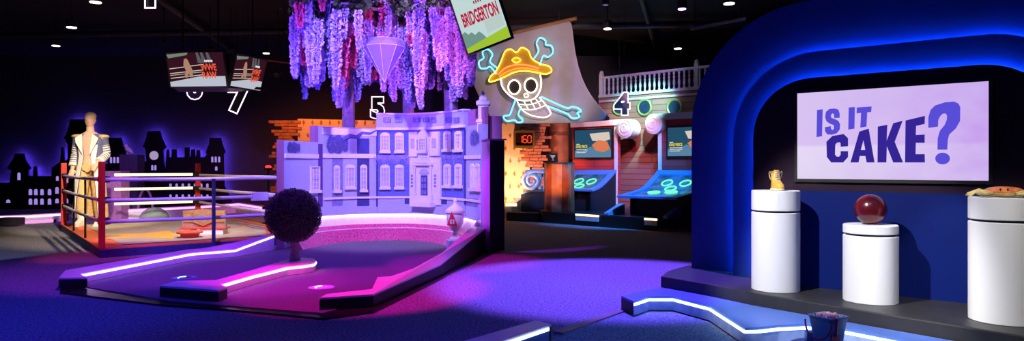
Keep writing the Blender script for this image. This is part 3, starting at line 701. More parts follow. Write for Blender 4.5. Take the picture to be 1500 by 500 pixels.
# urn
uc = gp(667, 364, BZ); urn = thing('urn', 'pale lidded garden urn with a red triangle sign', 'urn', uc)
ut = H - (290 - HY) / FPX * uc.y - BZ
mb = MB(); mb.box(uc + Z*.07, (.27, .27, .14), rz=.3); P_('plinth', mb, M_hl, urn, None, .008)
s = (ut - .14) / .74
mb = MB(); mb.lathe([(r*.98, z*s + .14) for r, z in ((.10, 0), (.10, .03), (.05, .07), (.035, .11), (.05, .13), (.045, .15), (.10, .21), (.14, .30), (.155, .42), (.15, .46), (.175, .48), (.175, .50), (.15, .505))], uc, 36); P_('bowl', mb, M_trim, urn, 40)
mb = MB(); mb.lathe([(r, z*s + .14) for r, z in ((.165, .505), (.16, .53), (.10, .58), (.045, .62), (.03, .64), (.028, .66), (.036, .68), (.03, .70), (.01, .74))], uc, 36); P_('lid', mb, M_trim, urn, 40)
sg = dp(662.5, 321.5, uc.y - .22); sr = Vector((1, -.1, 0)).normalized()
mb = MB(); mb.extr([sg - sr*.09 - Z*.10, sg + sr*.09 - Z*.12, sg - sr*.01 + Z*.13], Vector((0, .012, 0))); sgn = P_('triangle_sign', mb, mat('sign_red', (.75, .015, .06), .5), urn)
mb = MB()
for dx, dz, wd in ((-.038, -.035, .03), (.004, -.035, .03), (-.036, -.075, .03), (.006, -.075, .03)): mb.obox(sg + sr*dx + Z*dz + Vector((0, -.004, 0)), sr*wd, Z*.03, Vector((0, .004, 0)))
P_('white_marks', mb, M_white, sgn)
# ------------------------------------------------------------------ wisteria above the manor
wis = thing('wisteria_canopy', 'hanging canopy of purple and pink wisteria over the manor roof', 'wisteria', (-2.2, 12.3, 0))
M_w1 = mat('wisteria_lavender', (.54, .42, .86), .6, var=.25, scale=9); M_w2 = mat('wisteria_pink', (.85, .12, .36), .6, var=.3, scale=9); M_w3 = mat('wisteria_blue', (.30, .26, .80), .6, var=.3, scale=9)
M_bark = mat('pale_bark', (.50, .44, .56), .85, var=.35, scale=10, bump=.8); M_leaf = mat('wisteria_leaf', (.05, .10, .035), .5, var=.4)
def floret(mb, p, d, s, rl):
    """two bent petals opening outward"""
    d = d.normalized(); a = d.cross(Vector((rl.gauss(0, 1), rl.gauss(0, 1), rl.gauss(0, 1))))
    if a.length < 1e-4: a = Vector((1, 0, 0))
    a.normalize(); b = d.cross(a)
    mb.poly([p, p + a*s*.7 + d*s*.5, p + d*s*1.0 + b*s*.12, p - a*s*.7 + d*s*.5])
    mb.poly([p, p + b*s*.6 + d*s*.45, p + d*s*.75 - Z*s*.4, p - b*s*.6 + d*s*.45])
def raceme_mesh(L, rad, n, seed):
    rl = random.Random(seed); mb = MB(); bend = rl.uniform(-.05, .05)
    mb.tube([(bend*math.sin(2*t), 0, -L*t) for t in (0, .35, .7, 1)], [.008, .007, .005, .002], 5)
    for k in range(n):
        t = (k + rl.random()) / n; r = rad * (1 - t)**.55 * (.45 + .55*min(1, t*6)) + .006
        a = rl.uniform(0, 2*PI); q = r * rl.uniform(.3, .8); dv = Vector((math.cos(a), math.sin(a), -.35))
        floret(mb, Vector((bend*math.sin(2*t) + q*math.cos(a), q*math.sin(a), -L*t)), dv, rl.uniform(.032, .052), rl)
    return mb.mesh()
rmesh = {}
for mi, m in enumerate((M_w1, M_w2, M_w3)):
    for v in range(4):
        L = (.55, .80, 1.05, 1.30)[v] * (.72 if mi == 1 else 1)
        me = raceme_mesh(L, .085 + .012*v, int(150 + 90*v), mi*10 + v); me.materials.append(m); rmesh[mi, v] = (me, L)
rw = random.Random(21); cnt = 0; inv = MW[wis.name].inverted()
def add_raceme(x, y, zt, mi, v):
    o = bpy.data.objects.new('flower_raceme', rmesh[mi, v][0]); C.objects.link(o); o.parent = wis
    o.location = inv @ Vector((x, y, zt)); o.rotation_euler = (rw.uniform(-.06, .06), rw.uniform(-.06, .06), rw.uniform(0, 2*PI))
lowtab = [(425, 92), (440, 138), (452, 118), (466, 132), (480, 92), (495, 150), (505, 165), (530, 130), (548, 150), (566, 155), (585, 140), (607, 165), (622, 130), (640, 128), (655, 135), (675, 152), (690, 120), (705, 108)]
slots = [i for i in range(98)]
for i in slots:
    px = 434 + (698 - 434) * ((i * .618034) % 1) + rw.uniform(-2, 2)
    back_ = i % 3
    Y = (11.3, 12.0, 12.8)[back_] + rw.uniform(-.25, .25)
    if 520 < px < 606 and back_ == 0: Y += 1.0
    low = interp(px, lowtab) + 6 - abs(rw.gauss(0, 14)) - (0 if back_ else 4)
    if back_ == 0 and i % 2: low -= rw.uniform(10, 40)
    mi = rw.choices((0, 1, 2), (.52, .2, .28))[0]
    if mi == 1: low -= 35
    if 533 < px < 574: low = min(low, rw.uniform(112, 138))
    zl = H - (max(low, 40) - HY) / FPX * Y
    v = min(range(4), key=lambda k: abs(zl + rmesh[mi, k][1] - 4.05 - rw.uniform(-.35, .1)))
    add_raceme((px - CX) / FPX * Y, Y, zl + rmesh[mi, v][1], mi, v)
# blossom mass and leaves along the top, on dark branches
def cloud(nm, n, m, seed, smin, smax, z0, z1):
    rl = random.Random(seed); mb = MB(); cl = [(436 + 262*((j*.618) % 1), rl.uniform(10.9, 12.6)) for j in range(46)]
    for k in range(n):
        px, Y = rl.choice(cl); px += rl.gauss(0, 9); Y += rl.gauss(0, .14)
        p = Vector(((px - CX) / FPX * Y, Y, rl.uniform(z0, z1) + .12*math.sin(px*.07)))
        d = Vector((rl.gauss(0, 1), rl.gauss(0, 1) - .8, rl.gauss(0, 1))); floret(mb, p, d, rl.uniform(smin, smax), rl)
    o = link(nm, mb.mesh(), m, wis); o['kind'] = 'stuff'; return o
def short_racemes(nm, mi, n, seed):
    rl = random.Random(seed); bm = bmesh.new()
    for k in range(n):
        px = 436 + 262*((k*.618034 + seed*.27) % 1); Y = rl.uniform(10.9, 12.9)
        if 528 < px < 600 and Y < 11.7: Y += .9
        me = rmesh[mi, rl.choice((0, 0, 1))][0]; t_ = bpy.data.meshes.new('t'); b2 = bmesh.new(); b2.from_mesh(me)
        b2.transform(inv @ Matrix.Translation(((px - CX)/FPX*Y, Y, rl.uniform(3.85, 4.4))) @ Matrix.Rotation(rl.uniform(0, 6.2), 4, 'Z') @ Matrix.Scale(rl.uniform(.75, 1.05), 4))
        b2.to_mesh(t_); b2.free(); bm.from_mesh(t_); bpy.data.meshes.remove(t_)
    me = bpy.data.meshes.new('m'); bm.to_mesh(me); bm.free(); o = link(nm, me, (M_w1, M_w2, M_w3)[mi], wis, world=False); o['kind'] = 'stuff'
short_racemes('lavender_blossoms', 0, 34, 1); short_racemes('pink_blossoms', 1, 26, 2); short_racemes('blue_blossoms', 2, 24, 3)
cloud('leaf_mass', 1500, M_leaf, 4, .06, .10, 4.0, 4.45)
for k in range(7):
    y = 11.2 + k*.33; mb = MB(); mb.tube([((px - CX)/FPX*y, y + .1*math.sin(px*.05 + k), 4.22 + .05*math.sin(px*.03 + 2*k)) for px in range(432, 705, 18)], .028, 6)
    P_('branch', mb, M_bark, wis, 60)
for px, Y, r0, topy in ((508, 13.45, .13, 60), (596, 13.7, .12, 60), (659, 13.3, .14, 60)):
    mb = MB(); c0 = dp(px, HY, Y); rl = random.Random(px); rings = []
    zt = 4.25
    for k in range(16):
        t = k / 15; z = zt*t; r = r0*(1.25 - .5*t) ; cx_ = c0.x + .05*math.sin(5*t + px); rings.append([Vector((cx_ + r*(1 + .13*math.sin(3*a + k*.5) + rl.uniform(-.06, .06))*math.cos(a), Y + r*math.sin(a), z)) for a in [2*PI*j/14 for j in range(14)]])
    mb.loft(rings); P_('trunk', mb, M_bark, wis, 70)
    for s in (-1, 1):
        mb = MB(); mb.tube([Vector((c0.x, Y, 3.5)), Vector((c0.x + s*.25, Y - .3, 3.9)), Vector((c0.x + s*.6, Y - .7, 4.2))], [.08, .06, .03], 8); P_('branch', mb, M_bark, wis, 60)

# hanging diamond
dc = dp(563, 88, 11.25); dia = thing('hanging_diamond', 'big translucent violet faceted diamond hanging in the wisteria', 'diamond', dc)
M_dia = bpy.data.materials.new('frosted_diamond'); M_dia.use_nodes = True; nt = M_dia.node_tree; b = nt.nodes['Principled BSDF']
b.inputs['Base Color'].default_value = (.20, .17, .62, 1); b.inputs['Roughness'].default_value = .2; b.inputs['Alpha'].default_value = .62; b.inputs['Specular IOR Level'].default_value = .7
n = nt.nodes.new('ShaderNodeTexNoise'); n.inputs['Scale'].default_value = 3; r_ = nt.nodes.new('ShaderNodeMapRange'); nt.links.new(n.outputs['Fac'], r_.inputs[0]); r_.inputs[3].default_value = .5; r_.inputs[4].default_value = .82; nt.links.new(r_.outputs[0], b.inputs['Alpha'])
def octa(r, z, n=8, ph=PI/8): return [dc + Vector((r*math.cos(ph + 2*PI*k/n), r*math.sin(ph + 2*PI*k/n), z)) for k in range(n)]
mb = MB(); rt, rg = octa(.25, .34), octa(.345, .21, 8, 0)
vt = mb.verts(rt); vg = mb.verts(rg); tip = mb.verts([dc + Vector((0, 0, -.37))])[0]; mb.face(vt)
for k in range(8):
    mb.face([vt[k], vg[k], vg[(k+1) % 8]]); mb.face([vt[k], vg[(k+1) % 8], vt[(k+1) % 8]]); mb.face([vg[k], tip, vg[(k+1) % 8]])
P_('gem', mb, M_dia, dia)
mb = MB()
for k in range(8):
    a, b2 = rg[k], rg[(k+1) % 8]; mb.tube([a, b2], .003, 5); mb.tube([a, dc + Vector((0, 0, -.37))], .0028, 5); mb.tube([rt[k], rt[(k+1) % 8]], .003, 5)
P_('edge_frame', mb, mat('diamond_edge', (.65, .6, .9), .3), dia)
for s in (-1, 1):
    mb = MB(); mb.tube([dc + Vector((s*.2, 0, .34)), dc + Vector((s*.2, 0, 4.95 - dc.z))], .004, 5); P_('cable', mb, M_blackm, dia)

# ------------------------------------------------------------------ hanging screens
def tv(name, label, TL, TR, BL, cat='screen', bez=.03, group=None):
    r, d = TR - TL, BL - TL; n = r.cross(d).normalized()      # points away from viewer
    if n.y < 0: n = -n
    t = thing(name, label, cat, BL, 0, group); ru, du = r.normalized(), d.normalized()
    mb = MB(); mb.obox(TL - ru*bez - du*bez + n*.004, ru*(r.length + 2*bez), du*(d.length + 2*bez), n*.06); P_('housing', mb, M_black, t, None, .004)
    def at(u, v, o=-.001): return TL + r*u + d*v + n*o
    return t, at, n, ru, -du
def quad(par, nm, at, pts, m, n, o=0.0, th=.002, soft=False):
    mb = MB(); mb.extr([at(u, v, -o) for u, v in pts], n*th); return P_(nm, mb, m, par)
RECT = [(0, 0), (1, 0), (1, 1), (0, 1)]
def write(par, nm, at, u, v, body, hgt, m, ru, up, o, offset=0, squeeze=1, slant=0, maxw=None):
    me = text_mesh(body, 1, offset, .001)
    xs = [q.co.x for q in me.vertices]; ys = [q.co.y for q in me.vertices]
    k = hgt / (max(ys) - min(ys)); cx0, cy0 = (max(xs) + min(xs))/2, (max(ys) + min(ys))/2
    kx = maxw / (max(xs) - min(xs)) if maxw else k*squeeze
    for q in me.vertices: q.co = Vector(((q.co.x - cx0)*kx, (q.co.y - cy0)*k + slant*(q.co.x - cx0)*kx, q.co.z))
    M = frame_matrix(at(u, v, -o), ru, up); me.transform(M); return link(nm, me, m, par)
E_dkwine = emis('screen_wine', (.035, .006, .014), 1); E_mat = emis('screen_canvas', (.48, .52, .60), 1); E_rope = emis('screen_rope', (.7, .62, .5), 1)
E_logo = emis('screen_orange', (.85, .10, .045), 1); E_wht = emis('screen_white', (.8, .8, .8), 1); E_skin = emis('screen_skin', (.42, .22, .15), 1); E_beam = emis('screen_beam', (.10, .10, .12), 1); E_crowd = emis('screen_crowd', (.16, .22, .16), 1)
hub = thing('hanging_rig', 'black hanging rig joining the two wrestling screens', 'rig', dp(318, 134, 13.7))
def wrestling(label, TL, TR, BL):
    t, at, n, ru, up = tv('hanging_screen', label, TL, TR, BL, group='wrestling screens')
    quad(t, 'display', at, RECT, E_dkwine, n)
    quad(t, 'ring_canvas', at, [(0, 1), (1, 1), (1, .70), (.55, .70), (.08, .84), (0, .86)], E_mat, n, .003)
    quad(t, 'crowd_glow', at, [(.0, .05), (.38, .0), (.36, .07), (.03, .16)], E_crowd, n, .003)
    for a, b, w_ in ((.46, .34, .02), (.60, .50, .02), (.74, .64, .02), (.66, .56, .012)):
        quad(t, 'ring_rope', at, [(.02, a), (.62, b), (.62, b + w_), (.02, a + w_)], E_rope, n, .004)
    for x in (.52, .60, .70): quad(t, 'light_beam', at, [(x, .0), (x + .04, .0), (x + .10, .3), (x + .02, .3)], E_beam, n, .003)
    quad(t, 'wrestler_picture', at, [(.30, .20), (.34, .16), (.37, .22), (.40, .38), (.43, .52), (.42, .72), (.37, .72), (.36, .58), (.32, .74), (.27, .72), (.31, .52), (.28, .36)], E_skin, n, .005)
    hh = (BL - TL).length; ww = (TR - TL).length
    write(t, 'lettering', at, .72, .43, 'WWE', hh*.20, E_logo, ru, up, .006, .03, maxw=ww*.28)
    write(t, 'lettering', at, .725, .66, 'RAW', hh*.20, E_logo, ru, up, .006, .03, maxw=ww*.26)
    for k in range(5): quad(t, 'caption_mark', at, [(.66 + k*.03, .22), (.684 + k*.03, .22), (.684 + k*.03, .275), (.66 + k*.03, .275)], E_wht, n, .006)
    return t
wrestling('wider hanging wrestling screen on the left of the black frame', dp(243, 77.5, 13.1), dp(326, 76.5, 13.1), dp(250.5, 127, 13.4))
wrestling('narrower hanging wrestling screen turned away to the right', dp(347.5, 79.5, 13.2), dp(391, 89.5, 14.0), dp(337.5, 125.5, 13.45))
b0 = [dp(250, 129, 13.45), dp(300, 135, 13.6), dp(384, 134.5, 14.15), dp(345, 124, 14.6), dp(262, 122, 14.6)]
mb = MB(); zb = sum(p.z for p in b0)/5; mb.extr([Vector((p.x, p.y, zb - .03)) for p in b0], Z*.05); P_('base_plate', mb, M_blackm, hub)
mb = MB(); mb.tube([dp(332, 78, 13.6), dp(334, 126, 13.7)], .05, 8); P_('corner_post', mb, M_black, hub, 60)
for px in (268, 320, 370):
    mb = MB(); q = dp(px, 80, 14.1); mb.tube([Vector((q.x, q.y, zb)), Vector((q.x, q.y, 5.0))], .02, 8); P_('hanger', mb, M_black, hub, 60)
# tilted screen at the top
TLb, TRb, BLb = dp(655.5, -14, 10.4), dp(727.5, -26, 10.1), dp(686, 78.5, 10.4)
rdir = (dp(748, 54, 10.15) - BLb); TRb = TLb + rdir
t, at, n, ru, up = tv('hanging_screen', 'tilted hanging screen with crimson lettering over a green lawn beside the wisteria', TLb, TRb, BLb)
quad(t, 'display', at, RECT, emis('screen_pale_sky', (.52, .68, .68), 1), n)
quad(t, 'lawn_picture', at, [(0, 1), (1, 1), (1, .83), (.5, .88), (0, .93)], emis('screen_lawn', (.35, .55, .03), 1), n, .003)
quad(t, 'tree_picture', at, [(0, .93), (0, .70), (.08, .68), (.14, .74), (.22, .72), (.28, .78), (.38, .75), (.44, .80), (.5, .88)], emis('screen_trees', (.16, .30, .26), 1), n, .004)
quad(t, 'house_picture', at, [(.55, .83), (.55, .64), (.95, .60), (.97, .80)], emis('screen_house', (.48, .60, .56), 1), n, .0035)
write(t, 'lettering', at, .52, .52, 'BRIDGERTON', .215, emis('screen_crimson', (.48, .006, .045), 1), ru, up, .006, .035, maxw=.60)
for k in range(4): quad(t, 'caption_mark', at, [(.46 + k*.05, .30), (.49 + k*.05, .30), (.49 + k*.05, .345), (.46 + k*.05, .345)], emis('screen_crimson2', (.35, .02, .05), 1), n, .006)
for u in (.3, .7):
    mb = MB(); q = at(u, 0, .04); mb.tube([q, Vector((q.x, q.y, 5.0))], .018, 8); P_('hanger', mb, M_black, t, 60)

# ------------------------------------------------------------------ neon hole numbers
def number(d, px, py, Y, hgt, label, rz=0, lean=0):
    c = dp(px, py, Y); t = thing('number_sign', label, 'number sign', c - Z*hgt/2, 0, 'neon hole numbers')
    ru = Vector((math.cos(rz), math.sin(rz), 0)); M = frame_matrix(c, ru, Z)
    for nm, kw, m, o in (('face', dict(offset=.055, extrude=.03), M_blackm, .05), ('neon_outline', dict(offset=.075, outline=.018), M_neonw, 0)):
        me = text_mesh(d, 1, **kw); ys = [q.co.y for q in me.vertices]; xs = [q.co.x for q in me.vertices]
        k = hgt / .78; cx0, cy0 = (max(xs)+min(xs))/2, (max(ys)+min(ys))/2
        for q in me.vertices: q.co = Vector(((q.co.x - cx0)*k, (q.co.y - cy0)*k, q.co.z*k - o))
        me.transform(M)
        if nm != 'face' or True: link(nm, me, m, t)
    for s in (-1, 1):
        mb = MB(); p = c + ru*s*hgt*.12 + Z*hgt*.40 + Vector((0, .03, 0)); mb.tube([p, Vector((p.x, p.y, 5.04))], .004, 5); P_('cable', mb, M_blackm, t)
number('5', 553, 158, 15.5, .46, 'white neon 5 glowing above the manor roof')
number('7', 351, 145, 15.8, .62, 'white neon 7 hanging under the wrestling screens', .1)
number('6', 285, 128, 19.0, .60, 'small neon 6 half hidden behind the wider wrestling screen')
number('4', 911, 152, 14.8, .46, 'white neon 4 hanging before the ship hull', .15)
number('1', 220, -14, 10.5, .50, 'neon 1 cut off by the top edge of the photo')
# ------------------------------------------------------------------ boxing ring (left)
rF = Vector((-6.28, 10.45, 0)); rU = Vector((.783, .622, 0)); rV = Vector((-.622, .783, 0)); RH = .146
def rp(u, v, z=0): return rF + rU*u + rV*v + Z*z
M_redp = mat('red_post_pad', (.75, .05, .04), .45, var=.06); M_apron = mat('ring_apron_navy', (.03, .03, .16), .6); M_border = mat('ring_border_red', (.72, .16, .08), .7, var=.1)
M_canvas = mat('ring_canvas', (.42, .37, .30), .9, var=.12, scale=4); M_star = mat('ring_star_yellow', (.85, .50, .06), .8, var=.08); M_rope = mat('ring_rope_violet', (.62, .56, .80), .5, var=.05)
ring_ = thing('boxing_ring', 'low boxing ring with red corner posts and three violet ropes', 'boxing ring', rp(1.3, 2.7))
out = [rp(-.03, -.03, RH), rp(2.90, -.03, RH), rp(3.45, 2.0, RH), rp(3.45, 5.5, RH), rp(-.03, 5.5, RH)]
mb = MB(); mb.prism([p - Z*.02 for p in out], 0); P_('apron', mb, M_apron, ring_)
mb = MB(); mb.prism(out, RH - .02); P_('border', mb, M_border, ring_)
mb = MB(); mb.prism([rp(.32, .30, RH + .006), rp(2.62, .30, RH + .006), rp(3.2, 2.2, RH + .006), rp(3.2, 5.3, RH + .006), rp(.32, 5.3, RH + .006)], RH); P_('canvas', mb, M_canvas, ring_)
mb = MB(); c = rp(1.0, 1.7, 0); star = []
for k in range(10):
    a = 2*PI*k/10 + .4; r = (.85, .36)[k % 2]; star.append(c + Vector((r*1.3*math.cos(a), r*math.sin(a), RH + .009)))
mb.prism(star, RH + .006); P_('star', mb, M_star, ring_)
PT = 1.475
posts = [(0, 0), (0, 5.4), (2.7, 5.4), (2.84, .02)]
for u, v in posts:
    mb = MB(); c = rp(u, v); hw = .043 if (u, v) == (0, 0) else .052
    mb.box(c + Z*(RH + PT)/2, (hw*2, hw*2, PT - RH), rz=.67); p_ = P_('corner_post', mb, M_redp, ring_, None, .008)
    for z in (1.2, .877, .55):
        mb = MB(); mb.box(c + Z*z + (rp(1.3, 2.7) - c).normalized()*.10, (.10, .16, .10), rz=.67 + PI/4); P_('turnbuckle', mb, M_black, p_, None, .02)
for z in (1.2, .877, .55):
    for (u0, v0), (u1, v1) in (((0, 0), (0, 5.4)), ((0, 0), (2.84, .02)), ((2.84, .02), (2.7, 5.4))):
        mb = MB(); a, b = rp(u0, v0, z), rp(u1, v1, z); m_ = (a + b)/2 - Z*.012; mb.tube([a, m_, b], .030, 8); P_('rope', mb, M_rope, ring_, 60)
    mb = MB(); mb.tube([rp(.95, 5.38, z + .01), rp(2.68, 5.38, z + .01)], .030, 8); P_('lit_rope', mb, emis('rope_warm_glow', (1, .78, .45), 1.9), ring_, 60)
for q, h in ((rp(0, 1.9), 1.22), (rp(0, 3.6), 1.22), ):
    mb = MB(); mb.tube([q + Z*RH, q + Z*h], .018, 8); P_('rope_spacer', mb, M_blackm, ring_, 60)
q = dp(313, HY, 11.22); mb = MB(); mb.box((q.x, q.y, (RH + 1.2)/2), (.05, .05, 1.2 - RH), rz=.67); P_('rope_spacer', mb, mat('navy_spacer', (.03, .03, .12), .5), ring_, None, .005)
q = rp(2.25, .01, .875); mb = MB(); mb.obox(q - Z*.075 - rV*.05, rU*.28, Z*.15, rV*.1); P_('rope_clamp', mb, M_rope, ring_, None, .01)
# championship belt display and the things on the canvas
bq = gp(300, 343, RH + .006); M_gold = mat('gold_plate', (.85, .52, .14), .3, .6, var=.15); M_belt = mat('belt_leather', (.30, .22, .16), .6)
belt = thing('belt_display', 'big gold plated championship belt display on white blocks in the ring', 'display', bq)
bz0 = RH + .006; X0, X1, yb = bq.x - .40, bq.x + .40, bq.y
for x0, x1 in ((X0 + .03, X0 + .20), (X0 + .36, X1 - .02)):
    mb = MB(); mb.box(((x0 + x1)/2, yb, bz0 + .05), (x1 - x0, .22, .10)); P_('white_block', mb, M_white, belt, None, .006)
mb = MB(); mb.box((bq.x, yb, bz0 + .112), (.84, .26, .024)); P_('red_shelf', mb, M_redp, belt, None, .004)
mb = MB(); mb.extr([Vector((x, yb - .03, z)) for x, z in ((X0, bz0 + .125), (X1, bz0 + .125), (X1 - .01, bz0 + .43), (X1 - .2, bz0 + .44), (X0 + .2, bz0 + .44), (X0 + .01, bz0 + .43))], Vector((0, .06, 0))); P_('strap', mb, M_belt, belt)
for x0, x1 in ((X0 + .03, X0 + .20), (X1 - .22, X1 - .03)):
    mb = MB(); mb.extr([Vector((x, yb - .045, z)) for x, z in ((x0, bz0 + .22), (x1, bz0 + .22), (x1, bz0 + .41), (x0, bz0 + .41))], Vector((0, .016, 0))); pl = P_('side_plate', mb, M_gold, belt, None, .003)
    mb = MB(); mb.lathe([(.045, 0), (.045, .004), (.03, .012), (.0, .012)], seg=16); me = mb.mesh(); me.transform(Matrix.Translation(((x0 + x1)/2, yb - .045, bz0 + .315)) @ Matrix.Rotation(PI/2, 4, 'X')); link('medallion', me, M_belt, pl)
cxm = bq.x - .01
mb = MB(); mb.extr([Vector((cxm + x, yb - .06, bz0 + z)) for x, z in ((-.17, .22), (0, .15), (.17, .22), (.18, .40), (.13, .45), (0, .47), (-.13, .45), (-.18, .40))], Vector((0, .03, 0))); pl = P_('centre_plate', mb, M_gold, belt, None, .004)
mb = MB(); mb.extr([Vector((cxm + x*.78, yb - .064, bz0 + .31 + (z - .31)*.78)) for x, z in ((-.17, .22), (0, .15), (.17, .22), (.18, .40), (.13, .45), (0, .47), (-.13, .45), (-.18, .40))], Vector((0, .006, 0))); P_('plate_field', mb, M_belt, pl)
mb = MB(); mb.extr([Vector((cxm + x, yb - .070, bz0 + z)) for x, z in ((-.12, .39), (-.08, .39), (-.055, .31), (-.03, .37), (0, .37), (.03, .31), (.05, .39), (.11, .39), (.12, .35), (.07, .27), (.03, .24), (0, .30), (-.03, .24), (-.07, .25))], Vector((0, .008, 0))); P_('emblem', mb, M_gold, pl)
sq_ = gp(278, 348, RH + .006); st = thing('stool', 'small round red stool on the ring canvas before the belt display', 'stool', sq_)
mb = MB(); mb.lathe([(.15, 0), (.15, .07), (.14, .075)], sq_, 28); P_('base', mb, M_redp, st, 40)
mb = MB(); mb.lathe([(.21, .075), (.215, .085), (.215, .10), (.20, .108)], sq_, 28); P_('seat', mb, mat('orange_red_pad', (.85, .14, .06), .5), st, 40)
dq = gp(361, 332, RH + .006); ds = thing('floor_target', 'flat orange target ring at the right side of the ring canvas', 'target', dq)
mb = MB(); mb.lathe([(.17, 0), (.17, .006), (.05, .008)], dq, 28); P_('disc', mb, mat('target_orange', (.8, .34, .05), .6), ds, 40)
mb = MB(); mb.lathe([(.045, .008), (.045, .012)], dq + Vector((.05, 0, 0)), 16); P_('centre', mb, M_white, ds, 40)

# ---- the figure at the far left corner: one continuous body, clothes as children
fpos = rp(.40, 4.62, RH + .006); K = 1.31; frz = math.radians(12)
per = thing('person', 'person in long navy coat with white and gold trim standing in the ring corner', 'person', fpos, frz)
M_skin = mat('skin', (.72, .45, .33), .5, var=.06); M_coat = mat('coat_navy', (.10, .12, .24), .5, var=.15); M_gtrim = mat('coat_gold', (.85, .58, .24), .4, .3, var=.25, scale=40); M_wtrim = mat('coat_white', (.85, .80, .74), .5, var=.05); M_gpant = mat('gold_trousers', (.68, .46, .20), .5, var=.15); M_boots = mat('white_boots', (.7, .66, .62), .45); M_hair = mat('fair_hair', (.72, .52, .30), .6, var=.3, scale=60)
def limb(mb, pts, rad, seg=12):
    mb.tube(pts, rad, seg); mb.ball(pts[0], rad[0], u=12, v=8); mb.ball(pts[-1], rad[-1], u=12, v=8)
mb = MB()
def ell(z, rx, ry, cy=0, n=24): return [Vector((rx*math.cos(2*PI*k/n), cy + ry*math.sin(2*PI*k/n), z)) for k in range(n)]
mb.loft([ell(.86, .13, .09), ell(.95, .165, .105), ell(1.05, .15, .10), ell(1.16, .15, .10), ell(1.28, .18, .115), ell(1.38, .195, .115), ell(1.46, .15, .09), ell(1.51, .07, .065)])
limb(mb, [(0, 0, 1.48), (0, -.01, 1.60)], [.060, .054])
mb.ball((0, -.012, 1.70), .1, (.76, .92, 1.18), 24, 18); mb.ball((0, -.045, 1.635), .06, (.92, .85, .75), 16, 12)
mb.loft([[Vector((x*.6, -.098, 1.715)) for x in (-.01, .01)] + [Vector((x, -.09, 1.71)) for x in (.012, -.012)], [Vector((-.016, -.118, 1.672)), Vector((.016, -.118, 1.672)), Vector((.018, -.085, 1.668)), Vector((-.018, -.085, 1.668))]])
for s in (-1, 1):
    mb.ball((s*.075, .0, 1.695), .024, (.4, .8, 1.2), 10, 8)
    sh, el, wr = Vector((s*.175, .005, 1.41)), Vector((s*.225, .04, 1.15)), Vector((s*.16, -.165, 1.0)) if s > 0 else Vector((s*.235, -.06, .92))
    limb(mb, [sh, lerp(sh, el, .5), el, lerp(el, wr, .35), wr], [.062, .054, .043, .044, .029])
    d = (wr - el).normalized(); side = Vector((s, 0, 0)) - d*d.dot(Vector((s, 0, 0))); side.normalize(); nrm2 = d.cross(side)
    palm = wr + d*.05; mb.ball(palm, .042, (.95, .55, 1.15), 12, 10, rot=Matrix((side, nrm2, d)).transposed())
    for f in range(4):
        b = wr + d*.085 + side*(f - 1.5)*.020*1.05; Lf = (.058, .068, .072, .06)[f]; cu = nrm2*(-.018*s)
        mb.tube([b, b + d*Lf*.45 + cu*.4, b + d*Lf*.8 + cu*1.4, b + d*Lf*.95 + cu*2.6], [.0105, .0100, .0092, .008], 7)
    tb = wr + d*.03 - side*.036; mb.tube([tb, tb + d*.03 - side*.022, tb + d*.06 - side*.024], [.012, .0105, .009], 7)
    hp, kn, an = Vector((s*.095, 0, .90)), Vector((s*.12, -.02, .50)), Vector((s*.135, .02, .09))
    limb(mb, [hp, lerp(hp, kn, .5), kn, lerp(kn, an, .35), an], [.095, .08, .058, .062, .042])
    limb(mb, [an + Vector((0, .02, -.045)), an + Vector((s*.02, -.10, -.058)), an + Vector((s*.03, -.17, -.065))], [.042, .038, .026])
me0 = mb.mesh(); ob = bpy.data.objects.new('tmp', me0); C.objects.link(ob)
md = ob.modifiers.new('r', 'REMESH'); md.mode = 'VOXEL'; md.voxel_size = .009; md.use_smooth_shade = True
md = ob.modifiers.new('s', 'SMOOTH'); md.iterations = 3; md.factor = .5
dg = bpy.context.evaluated_depsgraph_get(); dg.update(); me = bpy.data.meshes.new_from_object(ob.evaluated_get(dg)); bpy.data.objects.remove(ob)
SK = Matrix.Scale(K, 4); me.transform(SK); body = link('body', me, M_skin, per, world=False)
def wear(nm, mb, m, smooth=50, parent=None):
    me = mb.mesh(smooth); me.transform(SK); return link(nm, me, m, parent or per, world=False)
for s in (-1, 1):
    mb = MB(); mb.ball((s*.030, -.094, 1.715), .011, (1.2, .6, .8), 10, 8); ey = wear('eye', mb, M_white, parent=body)
    mb = MB(); mb.ball((s*.030, -.0985, 1.715), .0055, (1, .6, 1), 10, 8); wear('iris', mb, M_black, parent=body)
    mb = MB(); mb.tube([(s*.014, -.104, 1.737), (s*.032, -.103, 1.742), (s*.05, -.092, 1.735)], .0045, 6); wear('eyebrow', mb, M_hair, parent=body)
mb = MB(); mb.tube([(-.028, -.094, 1.640), (0, -.102, 1.642), (.028, -.094, 1.640)], [.004, .007, .004], 6); wear('mouth', mb, mat('lips', (.5, .2, .18), .5), parent=body)
mb = MB(); mb.loft([[Vector((.080*q*math.cos(a), .005 + .097*q*math.sin(a), z + .02*math.sin(a)*(1 if z < 1.8 else 0))) for a in [2*PI*k/24 for k in range(24)]] for q, z in ((1.0, 1.735), (.985, 1.765), (.88, 1.793), (.62, 1.815), (.3, 1.826), (.08, 1.828))]); wear('hair', mb, M_hair)
